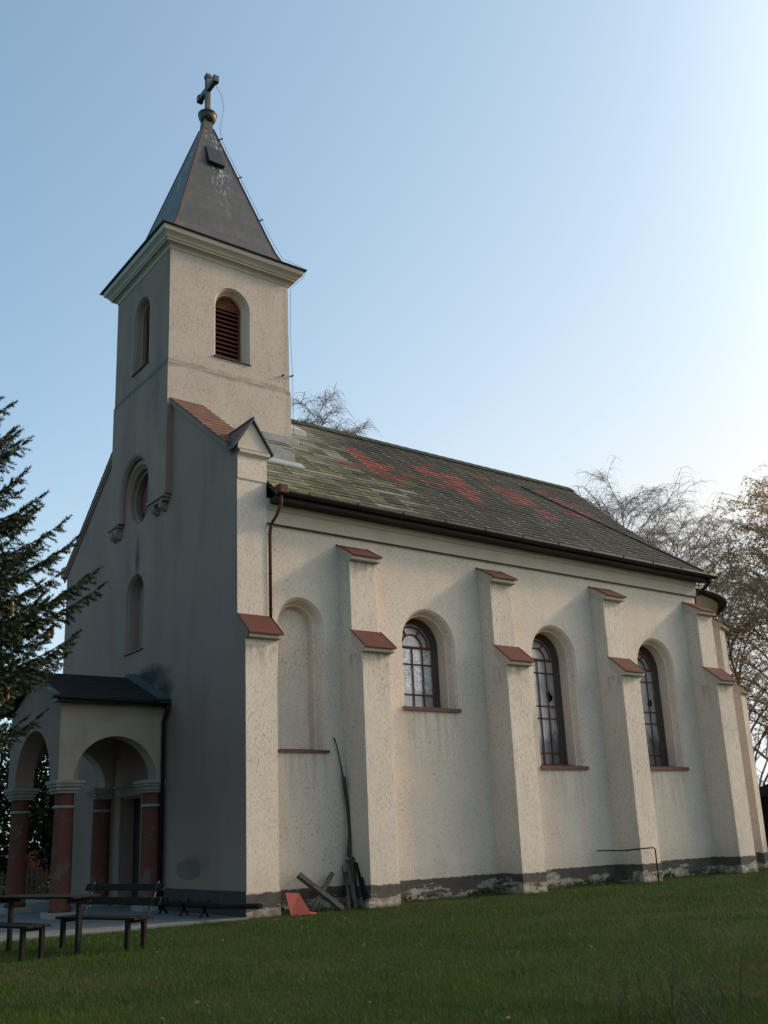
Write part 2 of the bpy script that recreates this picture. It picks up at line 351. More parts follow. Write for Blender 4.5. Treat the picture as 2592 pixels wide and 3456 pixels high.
def ground_mats():
    m,t,b=newmat('lawn'); g=N(t)
    c=g.mix(g.ramp(g.noise(6,g.coord(),6,.7),.35,.7),(.032,.046,.013),(.018,.030,.008))
    c=g.mix(g.math('MULTIPLY',g.ramp(g.noise(.35,g.coord(),4,.6),.48,.66),.6),c,(.065,.047,.02))
    g.l(c,b.inputs['Base Color']); b.inputs['Roughness'].default_value=1; b.inputs['Specular IOR Level'].default_value=.05
    g.bump(g.noise(30,g.coord(),5),.8,.03,b)
    m2,t,b=newmat('paving_concrete'); g=N(t)
    c=g.mix(g.ramp(g.noise(2.5,g.coord(),6,.65),.35,.7),(.17,.155,.14),(.10,.095,.088))
    g.l(c,b.inputs['Base Color']); b.inputs['Roughness'].default_value=.9; g.bump(g.noise(40,g.coord(),4),.3,.01,b)
    return m,m2
M_lawn,M_pave=ground_mats()
def leafmat(name,c1,c2,trans=.25,rough=.6,sc=.7):
    m,t,b=newmat(name); g=N(t)
    c=g.mix(g.ramp(g.noise(sc,g.coord(),3),.35,.65),c1,c2)
    g.l(c,b.inputs['Base Color']); b.inputs['Roughness'].default_value=rough; b.inputs['Specular IOR Level'].default_value=.25
    if trans:
        tr=g.n('ShaderNodeBsdfTranslucent'); g.l(c,tr.inputs[0]); mx=g.n('ShaderNodeMixShader'); mx.inputs[0].default_value=trans
        g.l(b.outputs[0],mx.inputs[1]); g.l(tr.outputs[0],mx.inputs[2]); g.l(mx.outputs[0],t.nodes['Material Output'].inputs[0])
    return m
M_grass=grass_mat()
M_drygrass=leafmat('dry_weed',(.15,.10,.06),(.09,.06,.04),.2,.8,3)
M_needle=leafmat('spruce_needles',(.018,.032,.012),(.032,.046,.016),.15,.6,1.5)
M_needle_young=leafmat('spruce_tips',(.045,.055,.02),(.03,.045,.018),.15,.6,1.5)
M_cone=simple('spruce_cone',(.32,.17,.075),.6,0,.4,30,.4)
M_birchleaf=leafmat('birch_leaves',(.55,.30,.08),(.42,.28,.09),.55,.6,.8)
M_bush=leafmat('dark_bush_leaves',(.018,.028,.012),(.03,.04,.018),.2,.6,1.)
M_orange=leafmat('orange_leaves',(.36,.12,.035),(.25,.10,.04),.4,.6,3)
def birchbark():
    m,t,b=newmat('birch_bark'); g=N(t)
    c=g.mix(g.ramp(g.noise(2.5,g.coord((1,1,4)),5,.6),.5,.58),(.36,.33,.30),(.06,.05,.045))
    g.l(c,b.inputs['Base Color']); b.inputs['Roughness'].default_value=.8; return m
M_birch=birchbark()
# ============================================================ GROUND
def sheet(name,x0,x1,y0,y1,z,mat,holes=None):
    m=MB(); m.face([(x0,y0,z),(x1,y0,z),(x1,y1,z),(x0,y1,z)]); return tag(m.build(name,mat),kind='structure')
sheet('ground',-600,900,-600,900,0,M_lawn)
m=MB(); 
edge=[(-14,-.66),(-8,-.60),(-4.83,-.52),(-2.8,-.62),(-1.2,-.58),(-.16,-.55),(-.16,13.5),(-14,13.5)]
m.prism(edge,lambda a,b,t:(a,b,t),-.1,.03); tag(m.build('path',M_pave,bevel=.012),kind='structure')
# ============================================================ CHURCH
CH=empty('church',(0,0,0),0,'small cream plastered village church with square tower, pyramid spire and mossy tile roof','church')
XF=-.154; XP1=.588
ZG=lambda y: 12.42-.76*(3.3-y) if y<3.3 else 12.42-.76*(y-6.86) if y>6.86 else 12.42
mid=5.19
# --- reveals
def reveal(m,kind,c,hw,zb,zt,fn,prof,back=False):
    """prof: list of (inset, depth)"""
    L=[]
    for a,d in prof:
        P=arch(c,hw-a,zb,zt-a) if kind=='arch' else circ(c,zb,hw-a)
        L.append([fn(p[0],p[1],d) for p in P])
    m.loft(L)
    if back:
        a,d=prof[-1]; P=arch(c,hw-a,zb,zt-a) if kind=='arch' else circ(c,zb,hw-a)
        m.fill([P],lambda x,y:fn(x,y,d))
PROF=[(0,0),(.015,.02),(.05,.05),(.08,.12),(.11,.20),(.14,.215),(.14,.5)]
NPROF=[(0,0),(.015,.02),(.05,.06),(.09,.14),(.12,.22),(.15,.235),(.16,.40)]
# --- south nave wall with its window openings
WX1=16.25
WIN=[(1.493,.618,3.29,6.68),(5.193,.845,4.36,6.78),(9.603,.845,3.007,6.78),(13.935,.845,3.007,6.78)]
m=MB(); fn=FS(0)
m.fill([[(XP1-.05,0),(WX1,0),(WX1,8.32),(XP1-.05,8.32)]]+[arch(*q) for q in WIN],lambda a,b:fn(a,b,0))
for i,q in enumerate(WIN): reveal(m,'arch',q[0],q[1],q[2],q[3],fn,NPROF if i==0 else PROF,back=(i==0))
m.face([(WX1,0,0),(WX1,10.38,0),(WX1,10.38,8.75),(WX1,0,8.75)])
m.face([(XP1,10.38,0),(WX1,10.38,0),(WX1,10.38,8.75),(XP1,10.38,8.75)])
# east gable of the nave above the apse
m.face([(WX1,0,8.75),(WX1,10.38,8.75),(WX1,5.19,13.4)])
m.build('nave_wall',M_plaster,CH)
# frieze and eaves cornice
m=MB()
prof=[(-.076,8.30),(-.076,8.60),(-.10,8.61),(-.11,8.66),(-.13,8.68),(-.134,8.86),(.1,8.86),(.1,8.30)]
m.prism(prof,lambda a,b,t:(t,a,b),XP1+.001,WX1+.02); m.build('frieze',M_plaster_smooth,CH)
m=MB(); m.box(XP1+.001,WX1+.022,-.081,-.02,8.283,8.298); m.build('shadow_gap_strip',M_edge,CH)  # shadow gap below the frieze, made as a dark strip
# --- facade wall (west)
m=MB(); fn=FW(XF)
out=[(.0,0),(10.6,0),(10.6,ZG(10.6)),(6.86,12.42),(3.3,12.42),(.0,ZG(0)-.02)]
niche=(5.40,.56,6.25,8.28)
door=(5.19,.62,.03,2.75)
RECT=[(4.57,.03),(5.81,.03),(5.81,2.55),(4.57,2.55)]
hol=[arch(*niche),circ(5.33,10.45,.86),RECT]
m.fill([out]+hol,lambda a,b:fn(a,b,0))
reveal(m,'arch',*niche,fn,[(0,0),(.02,.03),(.06,.08),(.09,.2),(.11,.32)],True)
L=[]
for a,d in [(0,0),(.04,.05),(.10,.10),(.12,.2),(.17,.22),(.17,.45)]: L.append([fn(p[0],p[1],d) for p in circ(5.33,10.45,.86-a)])
m.loft(L)
m.loft([[fn(a,b,t) for a,b in RECT] for t in (0,.35)])
# top and ends of the facade slab
for (ya,za),(yb,zb) in zip(out[1:],out[2:]+out[:1]): m.face([(XF,ya,za),(XF,yb,zb),(XP1,yb,zb),(XP1,ya,za)])
m.fill([[p for p in out]],lambda a,b:(XP1,a,b))
# the corner pier's end belongs to the facade's dark render
m.fill([[(.01,0),(-.448,0),(-.448,5.54),(-.575,5.56),(-.575,5.70),(-.10,6.12),(-.10,9.18),(-.125,9.22),(-.125,9.75),(-.205,9.80),(-.205,9.90),(.01,9.90)]],lambda a,b:(XF-.007,a,b))
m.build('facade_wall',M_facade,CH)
# round window shutter and door
sh=MB()
for k in range(13):
    y=5.33-.68+k*.105; h=math.sqrt(max(.68**2-(y+.05-5.33)**2,.01))
    sh.box(XF+.42,XF+.46,y+.004,y+.10,10.45-h,10.45+h)
rw=MB(); rw.lathe([(.69,0),(.62,0),(.62,.05),(.69,.05)],28)
rwo=rw.build('round_window',M_bar,CH); rwo.data.transform(Matrix.Translation((XF+.37,5.33,10.45))@Matrix.Rotation(PI/2,4,'Y'))
sh.build('shutter',M_shutter,rwo)
d=MB(); d.box(XF+.30,XF+.36,4.57,5.19-.004,.03,2.2); d.box(XF+.30,XF+.36,5.19+.004,5.81,.03,2.2)
for yy in (4.66,5.28):
    for zz in (.2,1.2): d.box(XF+.28,XF+.30,yy,yy+.44,zz,zz+.8)
d.box(XF+.30,XF+.36,4.57,5.81,2.2,2.55)
do=d.build('door',M_door,CH); h=MB(); h.tube([(XF+.27,5.12,1.0),(XF+.2,5.12,1.05),(XF+.2,5.0,1.05)],.012); h.build('handle',M_iron,do)
df=MB()
for ya,yb in ((4.30,4.56),(5.82,6.08)): df.box(XF-.07,XF-.002,ya,yb,.03,2.60)
df.box(XF-.09,XF-.002,4.24,6.14,2.60,2.82); df.box(XF-.13,XF-.002,4.18,6.20,2.82,2.88); df.build('door_frame',M_facade,CH,bevel=.01)
# niche sill
m=MB(); m.prism([(.30,6.30),(-.05,6.22),(-.05,6.20),(.30,6.26)],lambda a,b,t:(XF+a,t,b),niche[0]-.59,niche[0]+.59); m.build('niche_sill',M_edge,CH)
# --- corner pier on the south side of the facade
m=MB()
m.prism([(.002,0),(-.448,0),(-.448,5.52),(-.10,5.98),(-.10,9.18),(-.125,9.22),(-.125,9.75),(-.16,9.78),(-.175,9.84),(-.21,9.90),(.002,9.90)],lambda a,b,t:(t,a,b),XF-.004,XP1)
p=m.build('corner_pier',M_plaster,CH)
def cap(parent,x0,x1,ya,za,yb,zb,ov=.07,th=.19,M=None,sheet_mat=M_cap):
    """sloping weathering: plaster moulding and a metal sheet over it, running out from (ya,za) to (yb,zb)"""
    q=MB(); e=yb-.13
    q.prism([(ya,za-.02),(e,zb-.02),(e,zb-.13),(e+.02,zb-.15),(yb+.005,zb-.15),(yb+.005,zb-.25),(ya,za-.3)],lambda a,b,t:(t,a,b),x0-.012,x1+.05)
    a=q.build('cap_moulding',M_plaster_smooth,parent)
    s=MB(); sl_=(za-zb)/(ya-e); k=-.05
    s.prism([(ya,za),(e+k,zb+sl_*k),(e+k,zb+sl_*k-.03),(e+k+.012,zb+sl_*k-.03),(e+k+.012,zb+sl_*k-.012),(ya,za-.014)],lambda a,b,t:(t,a,b),x0-.045,x1+.085)
    for xx in (x0-.045,x1+.073): s.prism([(ya,za),(e+k,zb+sl_*k),(e+k,zb+sl_*k+.015),(ya,za+.015)],lambda a,b,t:(t,a,b),xx,xx+.012)
    b=s.build('cap_sheet',sheet_mat,parent)
    if M is not None:
        for o in (a,b): o.data.transform(M)
cap(p,XF+.03,XP1,-.10,6.14,-.448,5.70)
# little gable on the pier
g_=MB(); cx=(XF+XP1)/2
g_.prism([(cx-.366,9.90),(cx+.47,9.90),(cx+.47,9.93),(cx,10.62),(cx-.366,10.05)],lambda a,b,t:(a,t,b),-.13,.6)
go=g_.build('pier_gable',M_plaster_smooth,p)
s=MB()
for sg in (-1,1):
    T_=[(cx,-.19,10.70),(cx+sg*.52,-.19,9.93),(cx+sg*.52,.10,9.93),(cx,1.05,10.70)]
    B_=[(x_,y_,z_-.06) for x_,y_,z_ in T_]
    s.raw(T_+B_,[(0,1,2,3),(7,6,5,4),(0,4,5,1),(1,5,6,2),(2,6,7,3)])
s.tube([(cx,-.20,10.70),(cx,1.0,10.70)],.03,8)
s.build('pier_gable_sheet',M_edge,p)
m=MB(); m.box(XF+.003,XP1+.06,-.2,.6,9.8,9.895); m.build('pier_moulding',M_plaster_smooth,p,bevel=.02)
# mirrored pier end at the north side of the facade
m=MB(); m.box(XF-.002,XP1,10.38,10.62,0,9.55); m.build('corner_pier',M_facade,CH)
# coping sheets on the facade gable
for (ya,yb) in ((.30,3.30),(6.86,10.85)):
    m=MB(); za,zb=ZG(ya)+.03,ZG(yb)+.03
    for k in range(1):
        P=[(XF-.09,ya,za),(XP1+.08,ya,za),(XP1+.08,yb,zb),(XF-.09,yb,zb)]
        Q=[(a,b,c+.05) for a,b,c in P]
        m.raw(P+Q,[(3,2,1,0),(4,5,6,7),(0,1,5,4),(1,2,6,5),(2,3,7,6),(3,0,4,7)])
    for k in range(13):
        t_=k/12; y=ya+(yb-ya)*t_; z=za+(zb-za)*t_
        m.box(XF-.095,XP1+.085,y-.012,y+.012,z+.02,z+.068)
    m.build('coping',M_copper,CH)
for (ya,yb) in ((.30,3.28),(6.88,10.8)):
    m=MB(); za,zb=ZG(ya),ZG(yb)
    for dx,dz0,dz1 in ((.04,-.16,0),(.075,-.08,.03)):
        P=[(XF-dx,ya,za+dz0),(XF+.01,ya,za+dz0),(XF+.01,yb,zb+dz0),(XF-dx,yb,zb+dz0)]
        Q=[(XF-dx,ya,za+dz1),(XF+.01,ya,za+dz1),(XF+.01,yb,zb+dz1),(XF-dx,yb,zb+dz1)]
        m.raw(P+Q,[(3,2,1,0),(4,5,6,7),(0,1,5,4),(1,2,6,5),(2,3,7,6),(3,0,4,7)])
    if ya>5: m.box(XF-.12,XP1,10.6,10.85,9.4,9.72)
    m.build('coping_moulding',M_facade,CH)
# --- buttresses
def buttress(x,w,M=None,zg=0):
    m=MB(); x0,x1=x,x+w
    m.prism([(.15,zg),(-.824,zg),(-.824,5.42),(-.50,5.70),(-.441,5.93),(-.441,7.60),(0,8.0),(.15,8.0)],lambda a,b,t:(t,a,b),x0,x1)
    o=m.build('buttress',M_plaster,CH,bevel=.012)
    if M is not None: o.data.transform(M)
    cap(o,x0,x1,.0,8.07,-.441,7.74,.055,.19,M); cap(o,x0,x1,-.44,5.96,-.824,5.54,.055,.19,M)
    q=MB(); q.prism([(x0-.012,-.836),(x1+.012,-.836),(x1+.012,.1),(x0-.012,.1)],lambda a,b,t:(a,b,t),-.1,.48)
    pl=q.build('plinth',M_plinth,o); 
    if M is not None: pl.data.transform(M)
    return o
BX=[2.573,6.982,11.308,15.617]; BW=.755
for x in BX: buttress(x,BW)
# --- windows
def window(i,c,hw,zb,zt,rows,pm,broken=None):
    hw2=hw-.14; zt2=zt-.14; zs=zt2-hw2
    fr=MB(); fn=FS(0)
    L=[]
    for a,d in [(0,.5),(0,.62),(.05,.62),(.05,.70)]: L.append([fn(*q,d) for q in arch(c,hw2-a,zb,zt2-a)])
    lin=MB(); lin.loft(L); 
    w_=empty('window'); w_.parent=CH
    lin.build('lining',M_lining,w_)
    hw3=hw2-.05; zt3=zt2-.05; zs=zt3-hw3; Y=.66
    T=.019
    def bar(p,q,t=T): fr.tube([(p[0],Y,p[1]),(q[0],Y,q[1])],t,6,False)
    for k in (-.5,0,.5): bar((c+k*hw3,zb),(c+k*hw3,zs))
    for sx in (-1,1): bar((c+sx*(hw3-.02),zb),(c+sx*(hw3-.02),zs),.026)
    for z in rows: bar((c-hw3,z),(c+hw3,z),.017)
    bar((c-hw3,zs),(c+hw3,zs),.032); bar((c-hw3,zb+.04),(c+hw3,zb+.04),.035)
    for rr in (.5*hw3,.80*hw3,hw3-.02):
        P=[(c+rr*math.cos(PI*k/16),Y,zs+rr*math.sin(PI*k/16)) for k in range(17)]
        fr.tube(P,T if rr<hw3*.9 else .026,6,False)
    for a in (60,120): bar((c+.5*hw3*math.cos(R(a)),zs+.5*hw3*math.sin(R(a))),(c+hw3*math.cos(R(a)),zs+hw3*math.sin(R(a))))
    fr.build('frame',M_bar,w_)
    pn=MB(); pl=arch(c,hw3+.04,zb,zt3+.04)
    if broken:
        pn.fill([pl,broken],lambda a,b:(a,.69,b))
        bk=MB(); bk.fill([pl],lambda a,b:(a,.95,b)); bk.build('dark_interior',M_door,w_)
    else: pn.fill([pl],lambda a,b:(a,.69,b))
    pn.build('pane',pm,w_)
    s=MB(); s.prism([(.66,zb+.10),(-.06,zb-.01),(-.06,zb-.10),(-.045,zb-.10),(-.045,zb-.03),(.66,zb+.08)],lambda a,b,t:(t,a,b),c-hw-.04,c+hw+.04)
    s.build('sill',M_sillred,w_)
c,hw,zb,zt=WIN[1]; zs=zt-hw; H_=zs-zb
window(1,c,hw,zb,zt,[zs-.27*H_,zs-.75*H_],M_pane_wavy)
def star(cx,cz,rx,rz,n=9,s=3):
    rr=random.Random(s); return [(cx+rx*(.6+.6*rr.random())*math.cos(2*PI*k/n),cz+rz*(.6+.6*rr.random())*math.sin(2*PI*k/n)) for k in range(n)]
for i in (2,3):
    c,hw,zb,zt=WIN[i]; H_=zt-hw-zb; zs=zt-hw
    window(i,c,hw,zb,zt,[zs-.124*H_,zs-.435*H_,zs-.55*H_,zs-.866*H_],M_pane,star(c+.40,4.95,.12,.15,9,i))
# blind niche sill
c,hw,zb,zt=WIN[0]
m=MB(); m.prism([(.40,zb+.06),(-.055,zb-.0),(-.055,zb-.055),(.40,zb+.03)],lambda a,b,t:(t,a,b),c-hw-.02,c+hw+.05); m.build('niche_sill',M_sillred,CH)
# --- plinth strips on the straight walls
m=MB()
xs=[XP1]+sum([[b,b+BW] for b in BX],[])+[WX1]
for a,b in zip(xs[::2],xs[1::2]): m.box(a+.0121,b-.0121,-.014,.1,-.1,.47)
m.build('plinth',M_plinth,CH)
m=MB(); m.prism([(XF-.02,-.463),(XP1+.016,-.463),(XP1+.016,.05),(XF-.02,.05)],lambda a,b,t:(a,b,t),-.1,.49)
m.build('plinth',M_plinth,CH)
m=MB(); m.box(XF-.022,XF+.2,-.44,3.40,-.1,.502); m.build('plinth',simple('plinth_dark',(.06,.055,.05),.95,0,.4,3,.4,.1,(.10,.09,.08),(.55,.75)),CH)
# --- main roof
ZR,ZE,YE=13.63,8.93,-.50; SL=(ZR-ZE)/(mid-YE)
def rakex(y):
    P=[(-.5,16.60),(.24,16.15),(1.3,16.02),(2.5,16.12),(4.2,16.62),(5.19,16.9)]
    for (a,b),(c_,d_) in zip(P,P[1:]):
        if y<=c_: return b+(d_-b)*max(0,(y-a))/(c_-a)
    return P[-1][1]
red=[(5.75,3.78),(5.55,3.3),(5.75,3.3),(5.6,3.0),(6.0,3.05),(6.35,3.0),(5.75,2.75),(6.3,2.75),(5.3,2.35),(5.9,2.45),(6.0,2.2),(6.3,2.2),(6.0,1.95),(5.9,1.55),(4.3,2.4),(4.7,2.3)]
redset=set()
NC=29; TW=.60; X0=.62
def cellof(x,y): return (int((x-X0)//TW),int((y-YE)/(mid-YE)*NC))
for dx in (0,2.75,5.55,8.3):
    for x,y in red:
        if dx>8 and (y<2.2 or y>4): continue
        if dx>5 and x<5: continue
        redset.add(cellof(x+dx,y+ (.0 if dx<2 else .05)))
m=MB(); rr=random.Random(5)
for j in range(NC):
    y0=YE+(mid-YE)*j/NC; y1=YE+(mid-YE)*(j+1)/NC+.02
    z0=ZE+(y0-YE)*SL; z1=ZE+(y1-YE)*SL
    xe=rakex((y0+y1)/2)
    i=0; x=X0
    while x<xe-.02:
        xb=min(x+TW,xe)
        # keep clear of the tower
        if (y0+y1)/2>3.3-.02 and x<3.386:
            if xb<=3.386: x+=TW; i+=1; continue
            xa=3.386
        else: xa=x
        k=rr.random(); v=.7+.6*rr.random()
        pr=max(0,min(1,(6.2-x)/2.6)); q_=rr.random()
        base=(.050,.040,.029) if k<.40 else (.041,.039,.026) if k<.75 else (.058,.046,.042)
        if q_<.30*pr: base=(.098,.088,.034)
        elif q_<.52*pr+(.30 if (x<4.6 and (y0>2.3)) else 0): base=(.175,.168,.135)
        elif q_<.75*pr: base=(.08,.08,.052)
        c=tuple(q*v for q in base)
        if (i,j) in redset or ((i,j-1) in redset and rr.random()<.35): c=(.19*v,.040*v,.034*v)
        # bend the roof a little lower past the seam
        dz=lambda X,Y: 0
        l0=.026+rr.random()*.012; l1=.006; e=.004
        P=[(xa+e,y0,z0+l0+dz(xa,y0)),(xb-e,y0,z0+l0+dz(xb,y0)),(xb-e,y1,z1+l1+dz(xb,y1)),(xa+e,y1,z1+l1+dz(xa,y1))]
        m.face(P,uv=[(0,0),(1,0),(1,1),(0,1)],c=c)
        Q=[(a,b,z-.022) for a,b,z in P]
        for a,b in ((0,1),(1,2),(3,0)): m.face([Q[a],Q[b],P[b],P[a]],uv=[(.5,.9)]*4,c=tuple(q*.6 for q in c))
        x+=TW; i+=1
rf=m.build('roof',M_tile,CH,merge=False)
# far slope and underside
m=MB()
m.prism([(YE,ZE-.10),(mid,ZR-.10),(mid,ZR-.03),(YE,ZE-.03)],lambda a,b,t:(t,a,b),X0,15.9)
m.prism([(2*mid-YE,ZE-.10),(mid,ZR-.10),(mid,ZR+.0),(2*mid-YE,ZE+.0)],lambda a,b,t:(t,a,b),X0,16.9)
m.build('roof_back',M_edge,rf)
# ridge caps
m=MB(); x=3.40
while x<16.8:
    L_=min(.42,16.9-x)
    for sg in (-1,1):
        m.raw([(x,mid,ZR+.085),(x+L_,mid,ZR+.075),(x+L_,mid+sg*.26,ZR-.145),(x,mid+sg*.26,ZR-.135),(x,mid,ZR+.05),(x+L_,mid,ZR+.05),(x+L_,mid+sg*.26,ZR-.17),(x,mid+sg*.26,ZR-.165)],[(0,1,2,3),(4,5,6,7),(0,3,7,4),(1,2,6,5),(2,3,7,6)],c=(.075+.03*rr.random(),.078,.052))
    x+=.40
m.build('ridge_tiles',simple('ridge_moss',(.06,.058,.038),.95,0,.4,5,.4,.1,(.03,.032,.022)),rf)
m=MB(); pts=[]
for k in range(13):
    t_=k/12; y=3.95-t_*4.3; X=13.0+(3.95-y)*.80; pts.append((X,y,ZE+(y-YE)*SL+.035))
m.tube(pts,.045,6); m.build('seam_strip',M_edge,rf)
# rake board
m=MB(); pts=[(rakex(y)+.01,y,ZE+(y-YE)*SL-.08) for y in [YE+(mid-YE)*k/20 for k in range(21)]]
m.tube(pts,.06,4); m.build('rake_board',M_edge,rf)
# hatches and sheets by the tower
def slopepatch(name,xa,xb,ya,yb,h0,h1,mat):
    q=MB(); za=ZE+(ya-YE)*SL; zb=ZE+(yb-YE)*SL
    P=[(xa,ya,za+.02),(xb,ya,za+.02),(xb,yb,zb+.02),(xa,yb,zb+.02),(xa,ya,za+h0),(xb,ya,za+h0),(xb,yb,zb+h1),(xa,yb,zb+h1)]
    q.raw(P,[(0,3,2,1),(4,5,6,7),(0,1,5,4),(1,2,6,5),(2,3,7,6),(3,0,4,7)]); return q.build(name,mat,rf)
slopepatch('roof_hatch',1.35,2.25,1.45,2.25,.26,.06,M_lining)
slopepatch('hatch_cover',1.28,2.32,1.40,2.3,.30,.10,M_grey)
slopepatch('flashing_sheet',1.2,2.5,1.22,1.39,.06,.07,M_white)
slopepatch('flashing_sheet',3.42,4.28,3.85,4.62,.20,.08,M_white)
m=MB(); m.box(2.3,3.46,2.98,3.26,11.5,12.0); m.build('flashing_box',M_grey,rf,bevel=.01)
# gutter and downpipes
m=MB()
def gut(m,path,rad=.085):
    n=8; L=[]
    for i,pn in enumerate(path):
        d=(Vector(path[min(i+1,len(path)-1)])-Vector(path[max(i-1,0)])).normalized(); s_=d.cross(Vector((0,0,1))).normalized()
        ring=[Vector(pn)+s_*rad*math.cos(PI+PI*k/n)+Vector((0,0,1))*rad*math.sin(PI+PI*k/n) for k in range(n+1)]
        ring+=[Vector(pn)+s_*(rad-.008)*math.cos(2*PI-PI*k/n)+Vector((0,0,1))*(rad-.008)*math.sin(2*PI-PI*k/n) for k in range(n+1)]
        L.append(ring)
    m.loft(L,True,True)
gut(m,[(.66,-.56,8.93),(16.72,-.56,8.90)],.10)
for x in np.arange(1.4,16.6,1.35): m.box(x-.012,x+.012,-.67,-.45,8.90,8.95)
m.box(.66,16.6,-.455,-.135,8.74,8.855)
gu=m.build('gutter',M_gutter,CH)
m=MB(); m.box(.60,.82,-.68,-.44,8.84,9.05); m.build('rainwater_head',M_pipe,gu,bevel=.02)
m=MB(); m.tube([(.70,-.56,8.88),(.70,-.55,8.62),(.68,-.40,8.40),(.66,-.16,8.22),(.66,-.12,8.0),(.66,-.11,5.92)],.036,10); 
for z in (8.0,7.1,6.3): m.tube([(.66,-.115,z),(.66,-.115,z+.03)],.045,10)
m.build('downpipe',M_pipe,CH)
m=MB(); m.tube([(16.45,-.52,8.86),(16.45,-.50,8.7),(16.38,-.2,8.45),(16.38,.1,8.3),(16.4,.16,6.5)],.055,10); m.build('downpipe',M_gutter,CH)
# --- apse
AC=(16.7,5.19); AR=4.45
m=MB(); n=48; P=[(AC[0]+AR*math.cos(R(-92)+R(184)*k/n),AC[1]+AR*math.sin(R(-92)+R(184)*k/n)) for k in range(n+1)]
m.loft([[(a,b,z) for a,b in P] for z in (0,8.4)],False,True); m.build('apse_wall',M_plaster,CH)
m=MB(); L=[]
for a,z in [(0,8.2),(.06,8.2),(.06,8.42),(.12,8.44),(.2,8.52),(.3,8.56),(.3,8.62),(.0,8.62)]:
    L.append([(AC[0]+(AR+a)*math.cos(R(-92)+R(184)*k/n),AC[1]+(AR+a)*math.sin(R(-92)+R(184)*k/n),z) for k in range(n+1)])
m.loft(L,False,True); m.build('frieze',M_plaster_smooth,CH)
m=MB(); L=[]
for a,z in [(.48,8.66),(.5,8.70),(0-AR+.05,11.6)]:
    L.append([(AC[0]+(AR+a)*math.cos(R(-92)+R(184)*k/n),AC[1]+(AR+a)*math.sin(R(-92)+R(184)*k/n),z) for k in range(n+1)])
L.insert(0,[(AC[0]+(AR+.2)*math.cos(R(-92)+R(184)*k/n),AC[1]+(AR+.2)*math.sin(R(-92)+R(184)*k/n),8.63) for k in range(n+1)])
m.loft(L,False,True); ar=m.build('apse_roof',M_edge,CH)
m=MB(); gut(m,[(AC[0]+(AR+.52)*math.cos(a),AC[1]+(AR+.52)*math.sin(a),8.68) for a in [R(90)-R(182)*k/n for k in range(n+1)]],.09); m.build('gutter',M_gutter,ar)
m=MB(); m.loft([[(AC[0]+(AR+.015)*math.cos(R(-92)+R(184)*k/n),AC[1]+(AR+.015)*math.sin(R(-92)+R(184)*k/n),z) for k in range(n+1)] for z in (-.1,.48)],False,True); m.build('plinth',M_plinth,CH)
for ph in (-68,-22,22,68):
    M=Matrix.Translation((AC[0],AC[1],0))@Matrix.Rotation(R(ph+90),4,'Z')@Matrix.Translation((-BW/2,-AR+.02,0))
    buttress(0,BW,M)
# --- tower
TX0,TX1,TY0,TY1=-.30,3.386,3.30,6.86
ZS=13.55; ZT=17.0
sw=(1.575,.545,14.05,16.22); ww=(5.08,.52,14.05,16.22)
TPROF=[(0,0),(.01,.02),(.05,.07),(.09,.16),(.115,.2),(.13,.21),(.13,.36)]
m=MB()
m.fill([[(TX0,ZS),(TX1,ZS),(TX1,ZT),(TX0,ZT)],arch(*sw)],lambda a,b:(a,TY0,b)); reveal(m,'arch',*sw,FS(TY0),TPROF)
m.face([(TX1,TY0,ZS),(TX1,TY1,ZS),(TX1,TY1,ZT),(TX1,TY0,ZT)]); m.face([(TX0,TY1,ZS),(TX1,TY1,ZS),(TX1,TY1,ZT),(TX0,TY1,ZT)])
q=.022; a0,a1,b0,b1=TX0-q,TX1+q,TY0-q,TY1+q
m.fill([[(a0,9.88),(XF,9.88),(XF,9.5),(a1,9.5),(a1,ZS-.06),(a0,ZS-.06)]],lambda a,b:(a,b0,b))
m.face([(a1,b0,9.5),(a1,b1,9.5),(a1,b1,ZS-.06),(a1,b0,ZS-.06)]); m.face([(a0,b1,9.9),(a1,b1,9.9),(a1,b1,ZS-.06),(a0,b1,ZS-.06)])
lo=[(a0,b0,ZS-.06),(a1,b0,ZS-.06),(a1,b1,ZS-.06),(a0,b1,ZS-.06)]; hi=[(TX0,TY0,ZS),(TX1,TY0,ZS),(TX1,TY1,ZS),(TX0,TY1,ZS)]
m.loft([lo,hi]); m.build('tower_wall',M_tower,CH)
m=MB(); e_=.003
m.fill([[(TY0,ZS),(TY1,ZS),(TY1,ZT),(TY0,ZT)],arch(*ww)],lambda a,b:(TX0-e_,a,b)); reveal(m,'arch',*ww,FW(TX0-e_),TPROF)
m.face([(a0-e_,b0,ZS-.06),(a0-e_,b1,ZS-.06),(TX0-e_,TY1,ZS),(TX0-e_,TY0,ZS)])
rc=(5.33,1.00,0,11.58); A=arch(rc[0],rc[1],9.88,rc[3])
out=[(b0,9.88)]+[A[0]]+A[2:][::-1][:0]
Aarc=A[2:]            # from right spring over to left spring
out=[(b0,9.88),(rc[0]-rc[1],9.88)]+Aarc[::-1]+[(rc[0]+rc[1],9.88),(b1,9.88),(b1,ZS-.06),(b0,ZS-.06)]
m.fill([out],lambda a,b:(a0-e_,a,b))
Ls=[]
for a,d in [(0,a0-e_),(.03,a0+.01),(.08,a0+.03),(.10,a0+.07),(.13,a0+.08),(.13,XF+.01)]:
    hw=rc[1]-a; zt=rc[3]-a; AA=arch(rc[0],hw,9.88,zt)[2:]
    Ls.append([(d,rc[0]+hw,9.88)]+[(d,p[0],p[1]) for p in AA]+[(d,rc[0]-hw,9.88)])
m.loft(Ls,False)
for (ya,yb) in ((b0,rc[0]-rc[1]+.13),(rc[0]+rc[1]-.13,b1)):
    m.face([(a0-e_,ya,9.88),(a0-e_,yb,9.88),(XF,yb,9.88),(XF,ya,9.88)])
